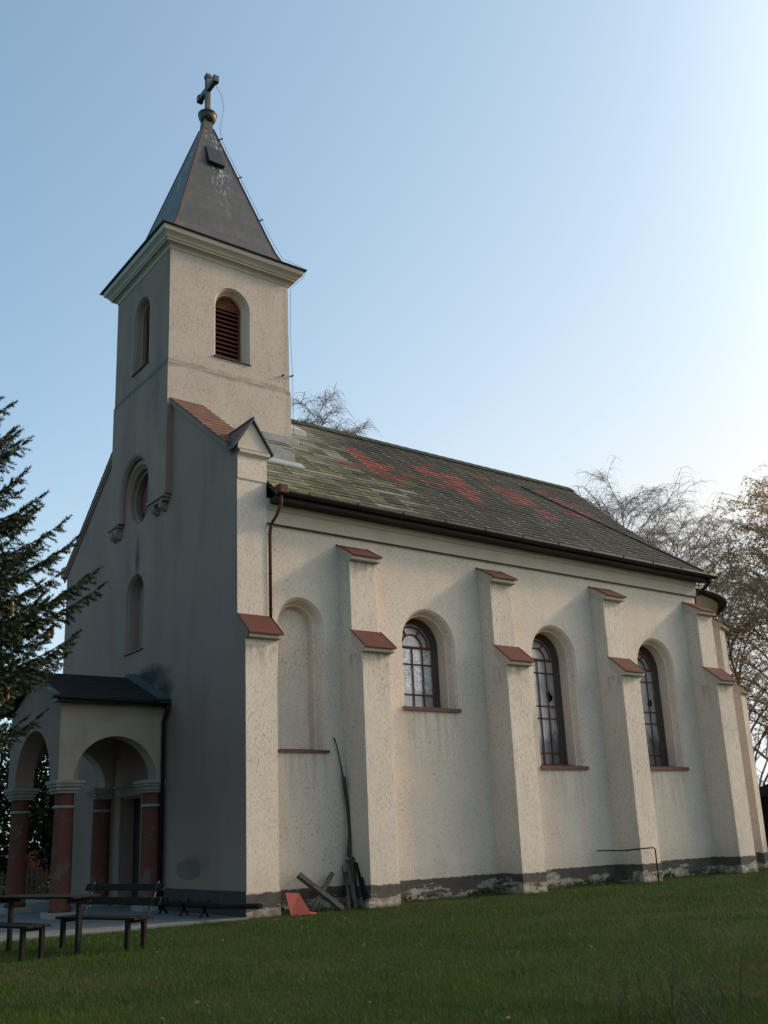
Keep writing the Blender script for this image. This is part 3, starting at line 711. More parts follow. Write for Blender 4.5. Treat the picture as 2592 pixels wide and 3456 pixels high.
m.face([(a0-e_,b0-.004,9.88),(XF,b0-.004,9.88),(XF,b0-.004,12.30),(a0-e_,b0-.004,12.30)])
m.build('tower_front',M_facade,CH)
# corbels under the projecting tower front
for yc,w_c in ((3.83,.50),(6.63,.30)):
    c_=MB(); 
    c_.box(a0-.06,XF,yc-w_c,yc+w_c,9.80,9.877); c_.box(a0-.01,XF,yc-w_c+.06,yc+w_c-.06,9.72,9.80)
    for y in (yc-w_c*.45,yc+w_c*.45):
        c_.prism([(0,9.72),(-.17,9.72),(-.18,9.66),(-.14,9.58),(-.06,9.52),(0,9.50)],lambda a,b,t:(XF+a,t,b),y-.09,y+.09)
    c_.build('corbel',M_facade,CH,bevel=.01)
# louvred windows
def louvre(kind,c,hw,zb,zt):
    hw-=.13; zt-=.13
    P=(lambda a,d,z:(a,TY0+d,z)) if kind=='s' else (lambda a,d,z:(TX0+d,a,z))
    w_=empty('louvre_window'); w_.parent=CH
    fr=MB(); L=[]
    for a,d in [(0,.30),(.05,.30),(.05,.38),(0,.38)]: L.append([P(p[0],d,p[1]) for p in arch(c,hw-a,zb,zt-a)])
    fr.loft(L+[L[0]]); fr.build('frame',M_shutter,w_)
    lv=MB(); zs=zt-hw; n=12; 
    for k in range(n):
        z=zb+.05+(zs-zb)*k/n; lv.prism([(.31,z),(.33,z-.01),(.42,z+.09),(.40,z+.10)],lambda a,b,t:P(t,a,b),c-hw+.04,c+hw-.04)
    lv.build('louvres',M_shutter,w_)
    hd=MB(); z=zs+.03
    while z<zt-.03:
        z2=min(z+.085,zt-.01); zz=min(max(z2-zs,0),hw-.002); h=math.sqrt(hw*hw-zz*zz)-.02
        if h>.03: hd.prism([(.33,z),(.345,z),(.345,z2-.008),(.33,z2-.008)],lambda a,b,t:P(t,a,b),c-h,c+h)
        z+=.09
    hd.build('head_boards',M_shutter,w_)
    bk=MB(); bk.fill([arch(c,hw,zb,zt)],lambda a,b:P(a,.45,b)); bk.build('dark_interior',M_door,w_)
    s=MB(); s.prism([(.34,zb+.03),(-.05,zb-.03),(-.05,zb-.05),(.34,zb)],lambda a,b,t:P(t,a,b),c-hw-.16,c+hw+.16); s.build('sill',M_edge,w_)
louvre('s',*sw); louvre('w',*ww)
# cornice
CXc=(TX0+TX1)/2; HX=(TX1-TX0)/2; CYc=(TY0+TY1)/2; HY=(TY1-TY0)/2
def sq(off,z): return [(CXc-HX-off,CYc-HY-off,z),(CXc+HX+off,CYc-HY-off,z),(CXc+HX+off,CYc+HY+off,z),(CXc-HX-off,CYc+HY+off,z)]
m=MB(); m.loft([sq(o,z) for o,z in [(-.1,16.86),(.02,16.86),(.02,16.90),(.05,16.95),(.12,16.985),(.17,16.99),(.17,17.035),(.20,17.045),(.23,17.10),(.285,17.15),(.33,17.18),(.345,17.22),(.35,17.31),(-.1,17.31)]])
cn=m.build('cornice',M_cornice,CH)
m=MB(); m.loft([sq(o,z) for o,z in [(-.2,17.315),(.41,17.315),(.42,17.33),(.42,17.345),(-.2,17.38)]]); m.build('cornice_sheet',M_edge,cn)
# spire
ax0,ax1,ay=1.543,1.66,5.13
prof=[(17.35,2.24),(17.42,2.02),(17.55,1.84),(17.75,1.70),(18.0,1.59),(18.5,1.43),(19.3,1.19),(20.3,.89),(21.4,.56),(22.72,.165)]
m=MB(); L=[]
for z,h in prof:
    t_=(z-17.35)/5.4; a=ax0+(ax1-ax0)*t_; L.append((a,h,z))
for (aA,hA,zA),(aB,hB,zB) in zip(L,L[1:]):
    cA=[(aA-hA,ay-hA,zA),(aA+hA,ay-hA,zA),(aA+hA,ay+hA,zA),(aA-hA,ay+hA,zA)]; cB=[(aB-hB,ay-hB,zB),(aB+hB,ay-hB,zB),(aB+hB,ay+hB,zB),(aB-hB,ay+hB,zB)]
    for k in range(4):
        k2=(k+1)%4; m.face([cA[k],cA[k2],cB[k2],cB[k]],uv=[(-hA,zA-17.35),(hA,zA-17.35),(hB,zB-17.35),(-hB,zB-17.35)])
sp=m.build('spire',M_spire,CH,merge=False)
for sx,sy in ((-1,-1),(1,-1),(1,1),(-1,1)):
    q=MB(); q.tube([(a+sx*h,ay+sy*h,z) for a,h,z in L],.022,6); q.build('hip_strip',M_edge if sx>0 else M_cap,sp)
# hatch on the spire
q=MB()
def spt(u_,z,o=0):   # point on south face; u_ in metres from the axis
    hz=np.interp(z,[k[0] for k in prof],[k[1] for k in prof]); a=ax0+(ax1-ax0)*(z-17.35)/5.4
    return (a+u_,ay-hz-o,z+o*.3)
P=[spt(-.26,20.95,.02),spt(.26,20.95,.02),spt(.24,21.75,.02),spt(-.24,21.75,.02)]; Q=[spt(-.26,20.95,.13),spt(.26,20.95,.13),spt(.24,21.75,.035),spt(-.24,21.75,.035)]
q.raw(P+Q,[(3,2,1,0),(4,5,6,7),(0,1,5,4),(1,2,6,5),(2,3,7,6),(3,0,4,7)]); q.build('spire_hatch',M_spire,sp)
# neck, orb and cross
q=MB(); q.loft([[(ax1-h,ay-h,z),(ax1+h,ay-h,z),(ax1+h,ay+h,z),(ax1-h,ay+h,z)] for z,h in ((22.62,.20),(22.74,.155),(23.0,.13),(23.05,.13))]); q.build('spire_neck',M_cross,sp)
AX=ax1+.04
q=MB(); q.lathe([(.10,22.98),(.16,23.0),(.235,23.07),(.275,23.17),(.285,23.27),(.30,23.28),(.30,23.31),(.26,23.34),(.18,23.41),(.1,23.46),(.06,23.47)],24,(AX,ay,0)); q.build('orb',M_orb,CH)
cr_=MB(); w2=.072
cr_.box(AX-w2,AX+w2,ay-w2,ay+w2,23.42,24.80); cr_.box(AX-w2*.95,AX+w2*.95,ay-.56,ay+.56,24.17,24.36)
cr_.box(AX-w2-.02,AX+w2+.02,ay-w2-.02,ay+w2+.02,24.68,24.81); 
for s_ in (-1,1):
    ya,yb=sorted((ay+s_*.44,ay+s_*.60)); cr_.box(AX-w2-.02,AX+w2+.02,ya,yb,24.15,24.38)
cr_.build('cross',M_cross,CH,bevel=.01)
# lightning wire
q=MB(); rz=random.Random(2)
hip=lambda z:(np.interp(z,[k[0] for k in prof],[k[1] for k in prof]))
pts=[(AX+.1,ay-.3,24.3),(AX+.25,ay-.42,23.9),(AX+.35,ay-.42,23.4),(AX+.28,ay-.3,22.8)]
for z in (22.3,21.6,20.8,20.0,19.2,18.4,17.8): 
    h=hip(z); a=ax0+(ax1-ax0)*(z-17.35)/5.4; pts.append((a+h+.06,ay-h-.05,z+.03))
pts+=[(TX1+.30,TY0-.32,17.44),(TX1+.43,TY0-.36,17.36),(TX1+.36,TY0-.30,17.14),(TX1+.06,TY0-.05,16.8),(TX1+.045,TY0-.04,15.2),(TX1+.07,TY0-.06,14.0),(TX1+.06,TY0-.08,12.2)]
q.tube(pts,.006,5); 
for z in (22.3,20.8,19.2): 
    h=hip(z); a=ax0+(ax1-ax0)*(z-17.35)/5.4; q.tube([(a+h,ay-h,z),(a+h+.1,ay-h-.08,z+.05)],.022,6)
q.tube([(TX1-.25,TY0-.02,13.95),(TX1-.27,TY0-.12,13.93)],.03,6); q.tube([(TX1,TY0-.02,14.0),(TX1+.08,TY0-.1,14.02)],.025,6)
q.build('lightning_wire',M_iron,CH)
# --- porch
PX,PYa,PYb,ZSP=-2.65,3.40,6.95,2.88
m=MB()
def archwall(m,c,hw,a0_,a1_,ztop,P,t0,t1,n=20):
    """wall standing on capitals at ZSP, with a round arch"""
    A=[(c+hw*math.cos(PI*k/n),ZSP+hw*math.sin(PI*k/n)) for k in range(n+1)]
    poly=[(a0_,ZSP),(c-hw,ZSP)]+A[::-1]+[(a1_,ZSP),(a1_,ztop),(a0_,ztop)]
    poly=[p for i,p in enumerate(poly) if i==0 or (abs(p[0]-poly[i-1][0])+abs(p[1]-poly[i-1][1]))>1e-5]
    m.prism(poly,P,t0,t1)
archwall(m,-1.33,.98,PX,XF,4.62,lambda a,b,t:(a,PYa+t,b),0,.45)
archwall(m,-1.33,.98,PX,XF,4.62,lambda a,b,t:(a,PYb-t,b),0,.45)
pf=MB(); archwall(pf,(PYa+PYb)/2,1.24,PYa+.003,PYb-.003,4.62,lambda a,b,t:(PX-.004+t,a,b),0,.45)
pf.prism([(PYa+.01,4.615),(PYb-.01,4.615),((PYa+PYb)/2,5.40)],lambda a,b,t:(PX-.004+t,a,b),0,.3); pf.build('porch_front',M_facade,CH)
m.box(PX+.3,XF,PYa+.3,PYb-.3,4.50,4.58)
M_porch=plaster('plaster_porch',(.42,.34,.25),(.2,.18,.14),False,lambda g,P,c:g.mix(g.math('MULTIPLY',g.ramp(g.noise(1.8,g.coord(),5),.5,.62),.35),c,(.34,.2,.15)))
po=m.build('porch_wall',M_porch,CH)
m=MB(); ym=(PYa+PYb)/2; PS=(5.50-4.66)/(ym-(PYa-.3))
for sg in (-1,1):
    ye=ym+sg*(ym-PYa+.3)
    for k in range(10):
        ya=ye+(ym-ye)*k/10; yb=ye+(ym-ye)*(k+1)/10-.0*sg; za=4.66+.84*k/10; zb=4.66+.84*(k+1)/10
        m.prism([(ya,za+.035),(yb,zb+.01),(yb,zb-.03),(ya,za)],lambda a,b,t:(t,a,b),PX-.25,XF-.001)
        for i in range(8):
            x=PX-.25+i*.34+(.17 if k%2 else 0); 
            if x<XF-.1: m.box(x,x+.006,min(ya,yb),max(ya,yb),za-.0,za+.036)
pr_=m.build('porch_roof',simple('porch_slates',(.035,.032,.03),.95,0,.4,4,.4,.06,(.025,.025,.024)),CH)
M_fl=simple('porch_flashing',(.08,.10,.10),.7,.2,.3,3,.1,.2)
for xa,xb,dz in ((PX-.32,PX-.12,0),(XF-.28,XF-.004,.04)):
    m=MB()
    for sg in (-1,1):
        ye=ym+sg*(ym-PYa+.3); m.prism([(ye,4.70+dz),(ym,5.56+dz),(ym,5.50),(ye,4.62)],lambda a,b,t:(t,a,b),xa,xb)
    m.build('flashing',M_fl,pr_)
m=MB(); gut(m,[(PX-.3,PYa-.36,4.66),(XF-.06,PYa-.36,4.62)],.06); m.box(PX-.2,XF-.01,PYa-.30,PYa-.01,4.56,4.61); m.build('gutter',M_iron,pr_)
m=MB(); m.tube([(XF-.1,PYa-.34,4.6),(XF-.1,PYa-.30,4.45),(XF-.09,PYa-.09,4.2),(XF-.09,PYa-.085,.05)],.045,8); m.build('downpipe',M_iron,CH)
for (cx_,cy_) in ((PX+.25,PYa+.25),(PX+.25,PYb-.25),(XF-.2,PYa+.25),(XF-.2,PYb-.25)):
    q=MB(); q.lathe([(.245,.15),(.245,.22),(.222,.26),(.218,1.2),(.205,2.55),(.205,2.62)],28,(cx_,cy_,0)); c_=q.build('porch_column',M_redcol,CH)
    q=MB()
    for hw,z0,z1 in ((.235,2.60,2.66),(.27,2.66,2.74),(.31,2.74,2.80),(.335,2.80,2.878)): q.box(cx_-hw,min(cx_+hw,XF-.002),cy_-hw,cy_+hw,z0,z1-.0001)
    q.build('capital',M_capital,c_,bevel=.012); q=MB(); q.lathe([(.215,2.28),(.245,2.29),(.25,2.315),(.235,2.34),(.21,2.35)],28,(cx_,cy_,0)); q.build('collar',M_capital,c_)
    q=MB(); q.box(cx_-.31,min(cx_+.31,XF-.03),cy_-.31,cy_+.31,.02,.15); q.build('base',M_capital,c_,bevel=.012)
# ============================================================ THINGS BY THE WALL
def plank(name,p,q_,w_,th,mat,label,cat,group=None,roll=0):
    p,q_=Vector(p),Vector(q_); d=(q_-p); L_=d.length; d.normalize()
    o=empty(name,p); bpy.data.objects.remove(o)
    x=Vector((1,0,0)); x=(x-d*x.dot(d)).normalized(); y=d.cross(x)
    M=Matrix((( x.x,y.x,d.x),(x.y,y.y,d.y),(x.z,y.z,d.z))).to_4x4()@Matrix.Rotation(roll,4,'Z')
    m=MB(); rr_=random.Random(name+label)
    n=7; L2=[]
    for k in range(n+1):
        t_=k/n; w1=w_*(1+.08*rr_.uniform(-1,1)); o_=rr_.uniform(-.004,.004)
        L2.append([Vector((sx*w1/2+o_,sy*th/2,L_*t_)) for sx,sy in ((-1,-1),(1,-1),(1,1),(-1,1))])
    m.loft([[M@v for v in l] for l in L2]); m.raw([M@v for v in L2[0]],[(3,2,1,0)]); m.raw([M@v for v in L2[-1]],[(0,1,2,3)])
    ob=m.build(name,mat,bevel=.004); ob.location=p
    return tag(ob,label,cat,group)
# crossed timbers
plank('timber',(2.02,-.62,.0),(1.22,-.16,.74),.11,.10,M_greywood,'square grey timber leaning left, in front of the crossed pair by the wall','timber','crossed timbers leaning at the wall')
def pole(name,pts,rad,mat,label,cat,group=None,parent=None,n=9):
    m=MB(); b=Vector(pts[0]); m.tube([Vector(p)-b for p in pts],rad,n); o=m.build(name,mat,parent); o.location=b
    return tag(o,label,cat,group)
pole('log',[(1.32,-.44,.03),(1.6,-.36,.28),(2.06,-.16,.72)],[.06,.055,.05],M_greywood,'round grey log leaning right, behind the crossed pair by the wall','log','crossed timbers leaning at the wall')
# the tall bare stem in the corner by the first buttress
pole('tree_stake',[(2.48,-.34,.0),(2.50,-.30,.5),(2.53,-.24,1.0),(2.50,-.16,1.06),(2.56,-.14,1.5),(2.55,-.12,2.0),(2.50,-.11,2.4),(2.47,-.10,2.72)],[.07,.065,.055,.05,.042,.04,.038,.042],M_bark,'tall thick bare stem standing in the corner by the first buttress','branch')
pole('branch',[(2.49,-.07,2.66),(2.46,-.06,2.85),(2.40,-.055,3.15),(2.34,-.05,3.42),(2.28,-.045,3.57)],[.022,.018,.014,.012,.016],M_bark,'thin dark twig rising from the top of the tall stem','branch')
G='scrap planks leaning beside the first buttress'
plank('plank',(2.38,-.55,.0),(2.47,-.14,.98),.10,.03,M_greywood,'weathered plank leaning just left of the tall stem','plank',G)
plank('plank',(2.20,-.55,.0),(2.44,-.10,.72),.07,.03,M_greywood,'short slanting plank left of the stem, nearest the crossed timbers','plank',G)
plank('plank',(2.53,-.74,.0),(2.54,-.36,.92),.09,.03,M_darkwood,'dark plank leaning right of the tall stem against the buttress','plank',G)
plank('plank',(2.52,-.86,.0),(2.53,-.55,.62),.07,.03,M_darkwood,'short dark plank at the buttress corner','plank',G)
pole('branch',[(2.02,-.70,.02),(2.2,-.5,.35),(2.30,-.25,.62),(2.36,-.10,.85)],[.02,.018,.016,.012],M_bark,'curved thin stick between the crossed timbers and the planks','branch')
m=MB(); m.box(-.09,.09,-.07,.07,0,.2); o=m.build('stone_block',M_plinth,bevel=.03); o.location=(2.46,-.92,0); tag(o,'small rough stone block on the grass at the buttress foot','stone')
# bent red sheet at the pier
m=MB(); P=[(-.02,0,0),(.36,-.17,0),(.24,.12,.40),(-.02,.2,.42)]
pp=[Vector(v) for v in P]; nrm=(pp[1]-pp[0]).cross(pp[3]-pp[0]).normalized()*.012
m.raw([v for v in pp]+[v+nrm for v in pp],[(0,3,2,1),(4,5,6,7),(0,1,5,4),(1,2,6,5),(2,3,7,6),(3,0,4,7)])
P=[(.36,-.17,0),(.50,-.13,.015),(.34,.14,.06),(.24,.0,.05)]
m.raw(P+[(a,b,c_+.012) for a,b,c_ in P],[(0,3,2,1),(4,5,6,7),(0,1,5,4),(1,2,6,5),(2,3,7,6),(3,0,4,7)])
o=m.build('red_board',M_red_sheet); o.location=(.66,-.78,.01); tag(o,'bright red board leaning on the corner pier in the grass','board')
# pipe rail
m=MB(); m.tube([(10.55,-.98,.83),(11.6,-.98,.86),(11.66,-.98,.85),(11.70,-.98,.80),(11.70,-.98,-.05)],.019,8); m.tube([(10.55,-.98,.83),(10.55,-.02,.83)],.016,8)
o=m.build('pipe_rail',M_iron); tag(o,'thin bent iron pipe rail at the foot of the third buttress','rail')
# long beam on crossed trestles beside the facade
B0=empty('stored_beam',(-.62,.4,0),0,'long dark round beam lying on crossed trestles along the shaded front wall','beam')
m=MB(); m.tube([(-.08,2.3,.23),(0,-.5,.26),(.06,-2.08,.30)],.05,10); m.build('beam',M_darkwood,B0)
for yy in (1.9,.9,.0):
    q=MB()
    for s_ in (-1,1): q.tube([(-.02-s_*.16,yy-s_*.1,0),(-.02+s_*.16,yy+s_*.1,.34)],.022,6)
    q.build('trestle',M_darkwood,B0)
# ============================================================ BENCHES AND TABLE
def bench(loc,rz,label,L_=1.75,back=True):
    B=empty('bench',loc,rz,label,'bench','dark wooden benches on the lawn')
    q=MB()
    for k in range(3): q.box(-L_/2,L_/2,-.2+k*.135,-.2+k*.135+.12,.425,.46)
    q.build('seat',M_darkwood,B,bevel=.006)
    for z0,z1,y in ((.60,.71,.27),(.80,.90,.35)) if back else ():
        q=MB(); q.raw([(-L_/2,y,z0),(L_/2,y,z0),(L_/2,y+.035,z0),(-L_/2,y+.035,z0),(-L_/2,y+.045,z1),(L_/2,y+.045,z1),(L_/2,y+.08,z1),(-L_/2,y+.08,z1)],[(0,3,2,1),(4,5,6,7),(0,1,5,4),(1,2,6,5),(2,3,7,6),(3,0,4,7)])
        q.build('back_slat',M_darkwood,B,bevel=.006)
    for x in (-L_/2+.16,L_/2-.16):
        for y in (-.17,.14):
            q=MB(); q.box(x-.035,x+.035,y-.03,y+.03,0,.424); q.build('leg',M_darkwood,B,bevel=.005)
        q=MB(); q.box(x-.03,x+.03,-.15,.15,.38,.42); q.build('rail',M_darkwood,B)
        if back: q=MB(); q.tube([(x,.12,.40),(x,.225,.46),(x,.415,.93)],.02,6); q.build('back_post',M_iron,B)
    return B
ang=math.atan2(-.94,.33)
bench((-4.12,-3.15,0),ang,'dark wooden bench with slatted back facing left, at the end of the table')
bench((-5.55,-3.05,0),ang+PI-.04,'dark backless wooden bench at the left edge, only its end in view',1.6,False)
T=empty('table',(-4.93,-2.85,0),ang,'dark narrow wooden table standing between two benches','table')
q=MB()
for k in range(3): q.box(-.95,.95,-.25+k*.17,-.25+k*.17+.16,.771,.80)
q.build('tabletop',M_darkwood,T,bevel=.006)
for x in (-.78,.78):
    q=MB(); q.box(x-.03,x+.03,-.03,.03,0,.70); q.build('leg',M_darkwood,T,bevel=.005)
    q=MB(); q.box(x-.025,x+.025,-.2,.2,.70,.77); q.build('rail',M_darkwood,T)
# ============================================================ VEGETATION
class Fast:
    """numpy mesh collector for tubes and leaf faces"""
    def __init__(s): s.V=[]; s.F=[]; s.n=0
    def add(s,V,F):
        s.V.append(V); s.F.append(F+s.n); s.n+=len(V)
    def tube(s,pts,rad,n=3):
        pts=np.asarray(pts,float); k=len(pts); d=np.gradient(pts,axis=0); d/=np.linalg.norm(d,axis=1)[:,None]+1e-9
        a=np.array([0.3,.2,1.]) if abs(d[0,2])<.8 else np.array([1.,.2,.1])
        e1=a-d*(d@a)[:,None]; e1/=np.linalg.norm(e1,axis=1)[:,None]; e2=np.cross(d,e1)
        th=np.arange(n)*2*PI/n; ring=(e1[:,None,:]*np.cos(th)[None,:,None]+e2[:,None,:]*np.sin(th)[None,:,None])*np.asarray(rad)[:,None,None]+pts[:,None,:]
        V=ring.reshape(-1,3); i=np.arange(k-1)[:,None]*n; j=np.arange(n)[None,:]; j2=(j+1)%n
        F=np.stack([i+j,i+j2,i+n+j2,i+n+j],-1).reshape(-1,4); s.add(V,F)
    def build(s,name,mat,parent=None,smooth=False):
        V=np.concatenate(s.V); F=np.concatenate(s.F); me=bpy.data.meshes.new(name)
        me.vertices.add(len(V)); me.vertices.foreach_set('co',V.ravel().astype(np.float32))
        m_=F.shape[1]; me.loops.add(F.size); me.loops.foreach_set('vertex_index',F.ravel().astype(np.int32))
        me.polygons.add(len(F)); me.polygons.foreach_set('loop_start',np.arange(len(F),dtype=np.int32)*m_)
        me.update(calc_edges=True)
        if smooth: me.polygons.foreach_set('use_smooth',np.ones(len(F),bool))
        me.materials.append(mat); o=bpy.data.objects.new(name,me); col.objects.link(o)
        if parent is not None: o.parent=parent
        return o
def leaves(F,pts,size,rg,droop=.0):
    n=len(pts); d=rg.normal(size=(n,3)); d[:,2]-=droop; d/=np.linalg.norm(d,axis=1)[:,None]
    e=rg.normal(size=(n,3)); e-=d*(e*d).sum(1)[:,None]; e/=np.linalg.norm(e,axis=1)[:,None]
    s_=size*(.6+.8*rg.random(n))[:,None]; p=np.asarray(pts)
    V=np.stack([p,p+d*s_*.5+e*s_*.35,p+d*s_,p+d*s_*.5-e*s_*.35],1).reshape(-1,3)
    F.add(V,np.arange(4*n).reshape(n,4))
def birch(name,h,spread,seed,leafy,label,cat='tree',group=None,z0f=.3,dens=9):
    rg=np.random.default_rng(seed); T_=Fast(); W=Fast(); Lf=Fast(); leafpts=[]
    n=14; zz=np.linspace(0,h,n); bx=np.cumsum(rg.normal(0,.12,n))*.7; by=np.cumsum(rg.normal(0,.12,n))*.7
    tr=np.stack([bx,by,zz],1); T_.tube(tr,np.interp(zz,[0,h],[.011*h+.03,.008]),8)
    def twigs(sp_,a2,cnt,lmax):
        for w_ in range(cnt):
            b2=sp_[rg.integers(1,len(sp_))]; a3=a2+rg.normal(0,1.3); L3=.25+lmax*rg.random(); d=np.array([math.cos(a3)*.8,math.sin(a3)*.8,.35]); tw=[b2]; q=b2.copy()
            for k in range(5):
                q=q+d/np.linalg.norm(d)*L3/5; tw.append(q.copy()); d=d*.78+np.array([0,0,-.30])+rg.normal(0,.055,3)
            W.tube(tw,np.linspace(.0058,.0032,6),3)
            if leafy>0:
                tw=np.array(tw)
                for _ in range(rg.poisson(leafy)): leafpts.append(tw[rg.integers(1,6)]+rg.normal(0,.03,3))
    nl=40
    for i in range(nl):
        t_=z0f+(.985-z0f)*(i/nl)**.8; z=h*t_; p=np.array([np.interp(z,zz,bx),np.interp(z,zz,by),z])
        az=i*2.4+rg.normal(0,.5); L_=spread*(1.04-t_)**.5*1.35*(.65+.6*rg.random()); up=1.5+1.0*rg.random()
        d=np.array([math.cos(az),math.sin(az),up]); d/=np.linalg.norm(d)
        pts=[p]; q=p.copy(); k_=10
        for k in range(k_):
            q=q+d*L_/k_; pts.append(q.copy()); d=d+np.array([math.cos(az)*.09,math.sin(az)*.09,-.03-.022*k])+rg.normal(0,.06,3); d/=np.linalg.norm(d)
        T_.tube(pts,np.linspace(.010*h*(1.03-t_)*.5+.012,.010,len(pts)),4)
        pts=np.array(pts)
        for s_ in range(12):
            u_=.15+.85*rg.random(); kk=min(int(u_*k_),k_-1); b=pts[kk]+(pts[kk+1]-pts[kk])*rg.random()
            a2=az+rg.normal(0,1.2); L2=L_*(.18+.28*rg.random()); d=np.array([math.cos(a2),math.sin(a2),.9+.8*rg.random()]); d/=np.linalg.norm(d)
            sp_=[b]; q=b.copy()
            for k in range(6):
                q=q+d*L2/6; sp_.append(q.copy()); d=d+np.array([0,0,-.13-.03*k])+rg.normal(0,.12,3); d/=np.linalg.norm(d)
            W.tube(sp_,np.linspace(.015,.008,7),3)
            twigs(np.array(sp_),a2,dens,.75)
        twigs(pts[k_//2:],az,10,.9)
    R_=empty(name,(0,0,0),0,label,cat,group)
    T_.build('trunk',M_birch,R_,True); W.build('twigs',M_twig,R_)
    if leafpts: leaves(Lf,np.array(leafpts),.085,rg,.5); Lf.build('leaves',M_birchleaf,R_)
    return R_
def copy_tree(o,loc,rz,sc,label,group=None):
    c=o.copy(); col.objects.link(c); c.location=loc; c.rotation_euler=(0,0,rz); c.scale=(sc,)*3; c['label']=label
    for ch in list(o.children):
        d_=ch.copy(); col.objects.link(d_); d_.parent=c
    return c
GB='birches standing behind the church'
b1=birch('birch_tree',18.7,3.6,11,.12,'nearly bare birch behind the roof, closest to the tower','tree',GB,.3,6); b1.location=(10.7,13.6,0)
copy_tree(b1,(12.1,12.7,0),2.1,.96,'nearly bare birch rising over the ridge, second from the tower',GB)
copy_tree(b1,(13.5,11.8,0),4.0,.90,'low birch whose drooping branch tops just clear the ridge',GB)
b2=birch('birch_tree',15.9,6.0,23,.0,'bare drooping birch above the far end of the roof, left of a pair','tree',GB,.3,11); b2.location=(25.6,10.0,0)
copy_tree(b2,(27.1,8.1,0),2.6,.90,'bare drooping birch above the far end of the roof, right of a pair',GB)
b3=birch('birch_tree',12.9,4.6,31,3.4,'birch with sparse brown leaves, left one at the right edge','tree',GB,.12,6); b3.location=(25.2,2.9,0)
copy_tree(b3,(27.2,2.2,0),1.9,1.14,'tallest leafy brown birch at the right edge of the view',GB)
copy_tree(b3,(25.6,4.8,0),3.9,.87,'thick ochre-leaved birch low at the right edge by the apse',GB)
copy_tree(b3,(24.8,.6,0),5.1,.95,'reddish brown birch just behind the apse wall at the frame edge',GB)
# --- spruce on the left
def spruce(name,h,seed,label,zlow,rmax):
    rg=np.random.default_rng(seed); W=Fast(); Nd=Fast(); Yg=Fast(); tips=[]
    W.tube([(0,0,0),(0,0,h*.5),(0,0,h)],[.18,.11,.01],10)
    def brush(p,d,L_,F,rad=.028,ld=15):
        """one shoot: needles set all round a thin stem"""
        n=int(max(L_,.08)*330); t_=rg.random(n); d=d/np.linalg.norm(d)
        e=rg.normal(size=(n,3)); e-=d*(e@d)[:,None]; e/=np.linalg.norm(e,axis=1)[:,None]
        c=np.cross(e,d); b=p+d*(t_*L_)[:,None]; tip=b+e*rad+d*rad*.8; w_=.0046
        V=np.stack([b-c*w_-d*.001,b+c*w_,tip+c*w_*.4,tip-c*w_*.4],1).reshape(-1,3); F.add(V,np.arange(4*n).reshape(n,4))
    nw=int((h-zlow)/.24)
    for wv in range(nw):
        z=zlow+.24*wv; Rr=rmax*(1-(z-zlow)/(h-zlow))*(.9+.2*rg.random())
        if z<zlow+1.3: Rr*=.48+.40*(z-zlow)
        nb=15
        for k in range(nb):
            az=2*PI*k/nb+rg.normal(0,.25)+wv; 
            # build only branches on the side that can be seen, plus a thinner set behind
            L_=Rr*(.8+.35*rg.random()); rad_=np.array([math.cos(az),math.sin(az),0]); side=np.array([-math.sin(az),math.cos(az),0])
            s0=.12; K=10; pts=[]
            for i in range(K+1):
                u_=i/K; pts.append(rad_*(L_*u_)+side*(.1*math.sin(u_*3+k))+np.array([0,0,z-.42*L_*u_+.62*L_*u_*u_]))
            pts=np.array(pts); W.tube(pts,np.linspace(.022,.005,K+1),4)
            for i in range(44):
                u_=.05+.62*rg.random(); kk=int(u_*K); b=pts[kk]; d=rg.normal(size=3)*.6+rad_*.5+np.array([0,0,-.5]); brush(b,d,.26,Nd,.05)
            m_=int(L_/.05)
            for i in range(m_):
                u_=.22+.78*i/m_; b=pts[int(u_*K)] if int(u_*K)>=K else pts[int(u_*K)]*(1-(u_*K%1))+pts[int(u_*K)+1]*(u_*K%1)
                sg=1 if i%2 else -1; l2=(.16+.50*(1-u_)*L_*.55)*(.7+.6*rg.random()); l2=min(l2,.75)
                d=rad_*.75+side*sg*.8+np.array([0,0,-.10+rg.normal(0,.22)]); 
                q=b.copy(); ns=max(1,int(l2/.15)); 
                for j in range(ns):
                    brush(q,d,.16,Nd if j<ns-1 or rg.random()<.6 else Yg)
                    if rg.random()<.9:
                        d3=d+side*sg*rg.normal(0,.8)+np.array([0,0,rg.normal(-.3,.5)]); brush(q,d3,.12,Nd)
                    q=q+d/np.linalg.norm(d)*.15; d=d+np.array([0,0,-.1])+rg.normal(0,.08,3)
            dd=pts[-1]-pts[-2]; dd[2]+=.02; brush(pts[-1],dd,.17,Yg); brush(pts[-1],dd+side*.06,.12,Nd); brush(pts[-1],dd-side*.06,.12,Nd)
            tips.append(pts[-2])
    R_=empty(name,(0,0,0),0,label,'tree')
    W.build('trunk',M_bark,R_,True); Nd.build('needles',M_needle,R_); Yg.build('young_shoots',M_needle_young,R_)
    return R_,tips
SPX,SPY=-8.12,-6.35
sp_,tips=spruce('spruce_tree',9.0,5,'dark spruce with drooping branches reaching in from the left edge',2.35,2.6); sp_.location=(SPX,SPY,0)
for x_,y_,s_,lb in ((-13.2,4.0,1.3,'added spruce out of view shading the facade, in the middle of the row'),(-14.6,-.6,1.3,'added spruce out of view shading the facade, facing the porch'),(-14.0,8.4,1.3,'added spruce out of view shading the facade, farther along the row')):
    copy_tree(sp_,(x_,y_,0),x_+y_,s_,lb,'added spruces out of view shading the church front')  # unseen spruces, added to keep west sky light off the facade
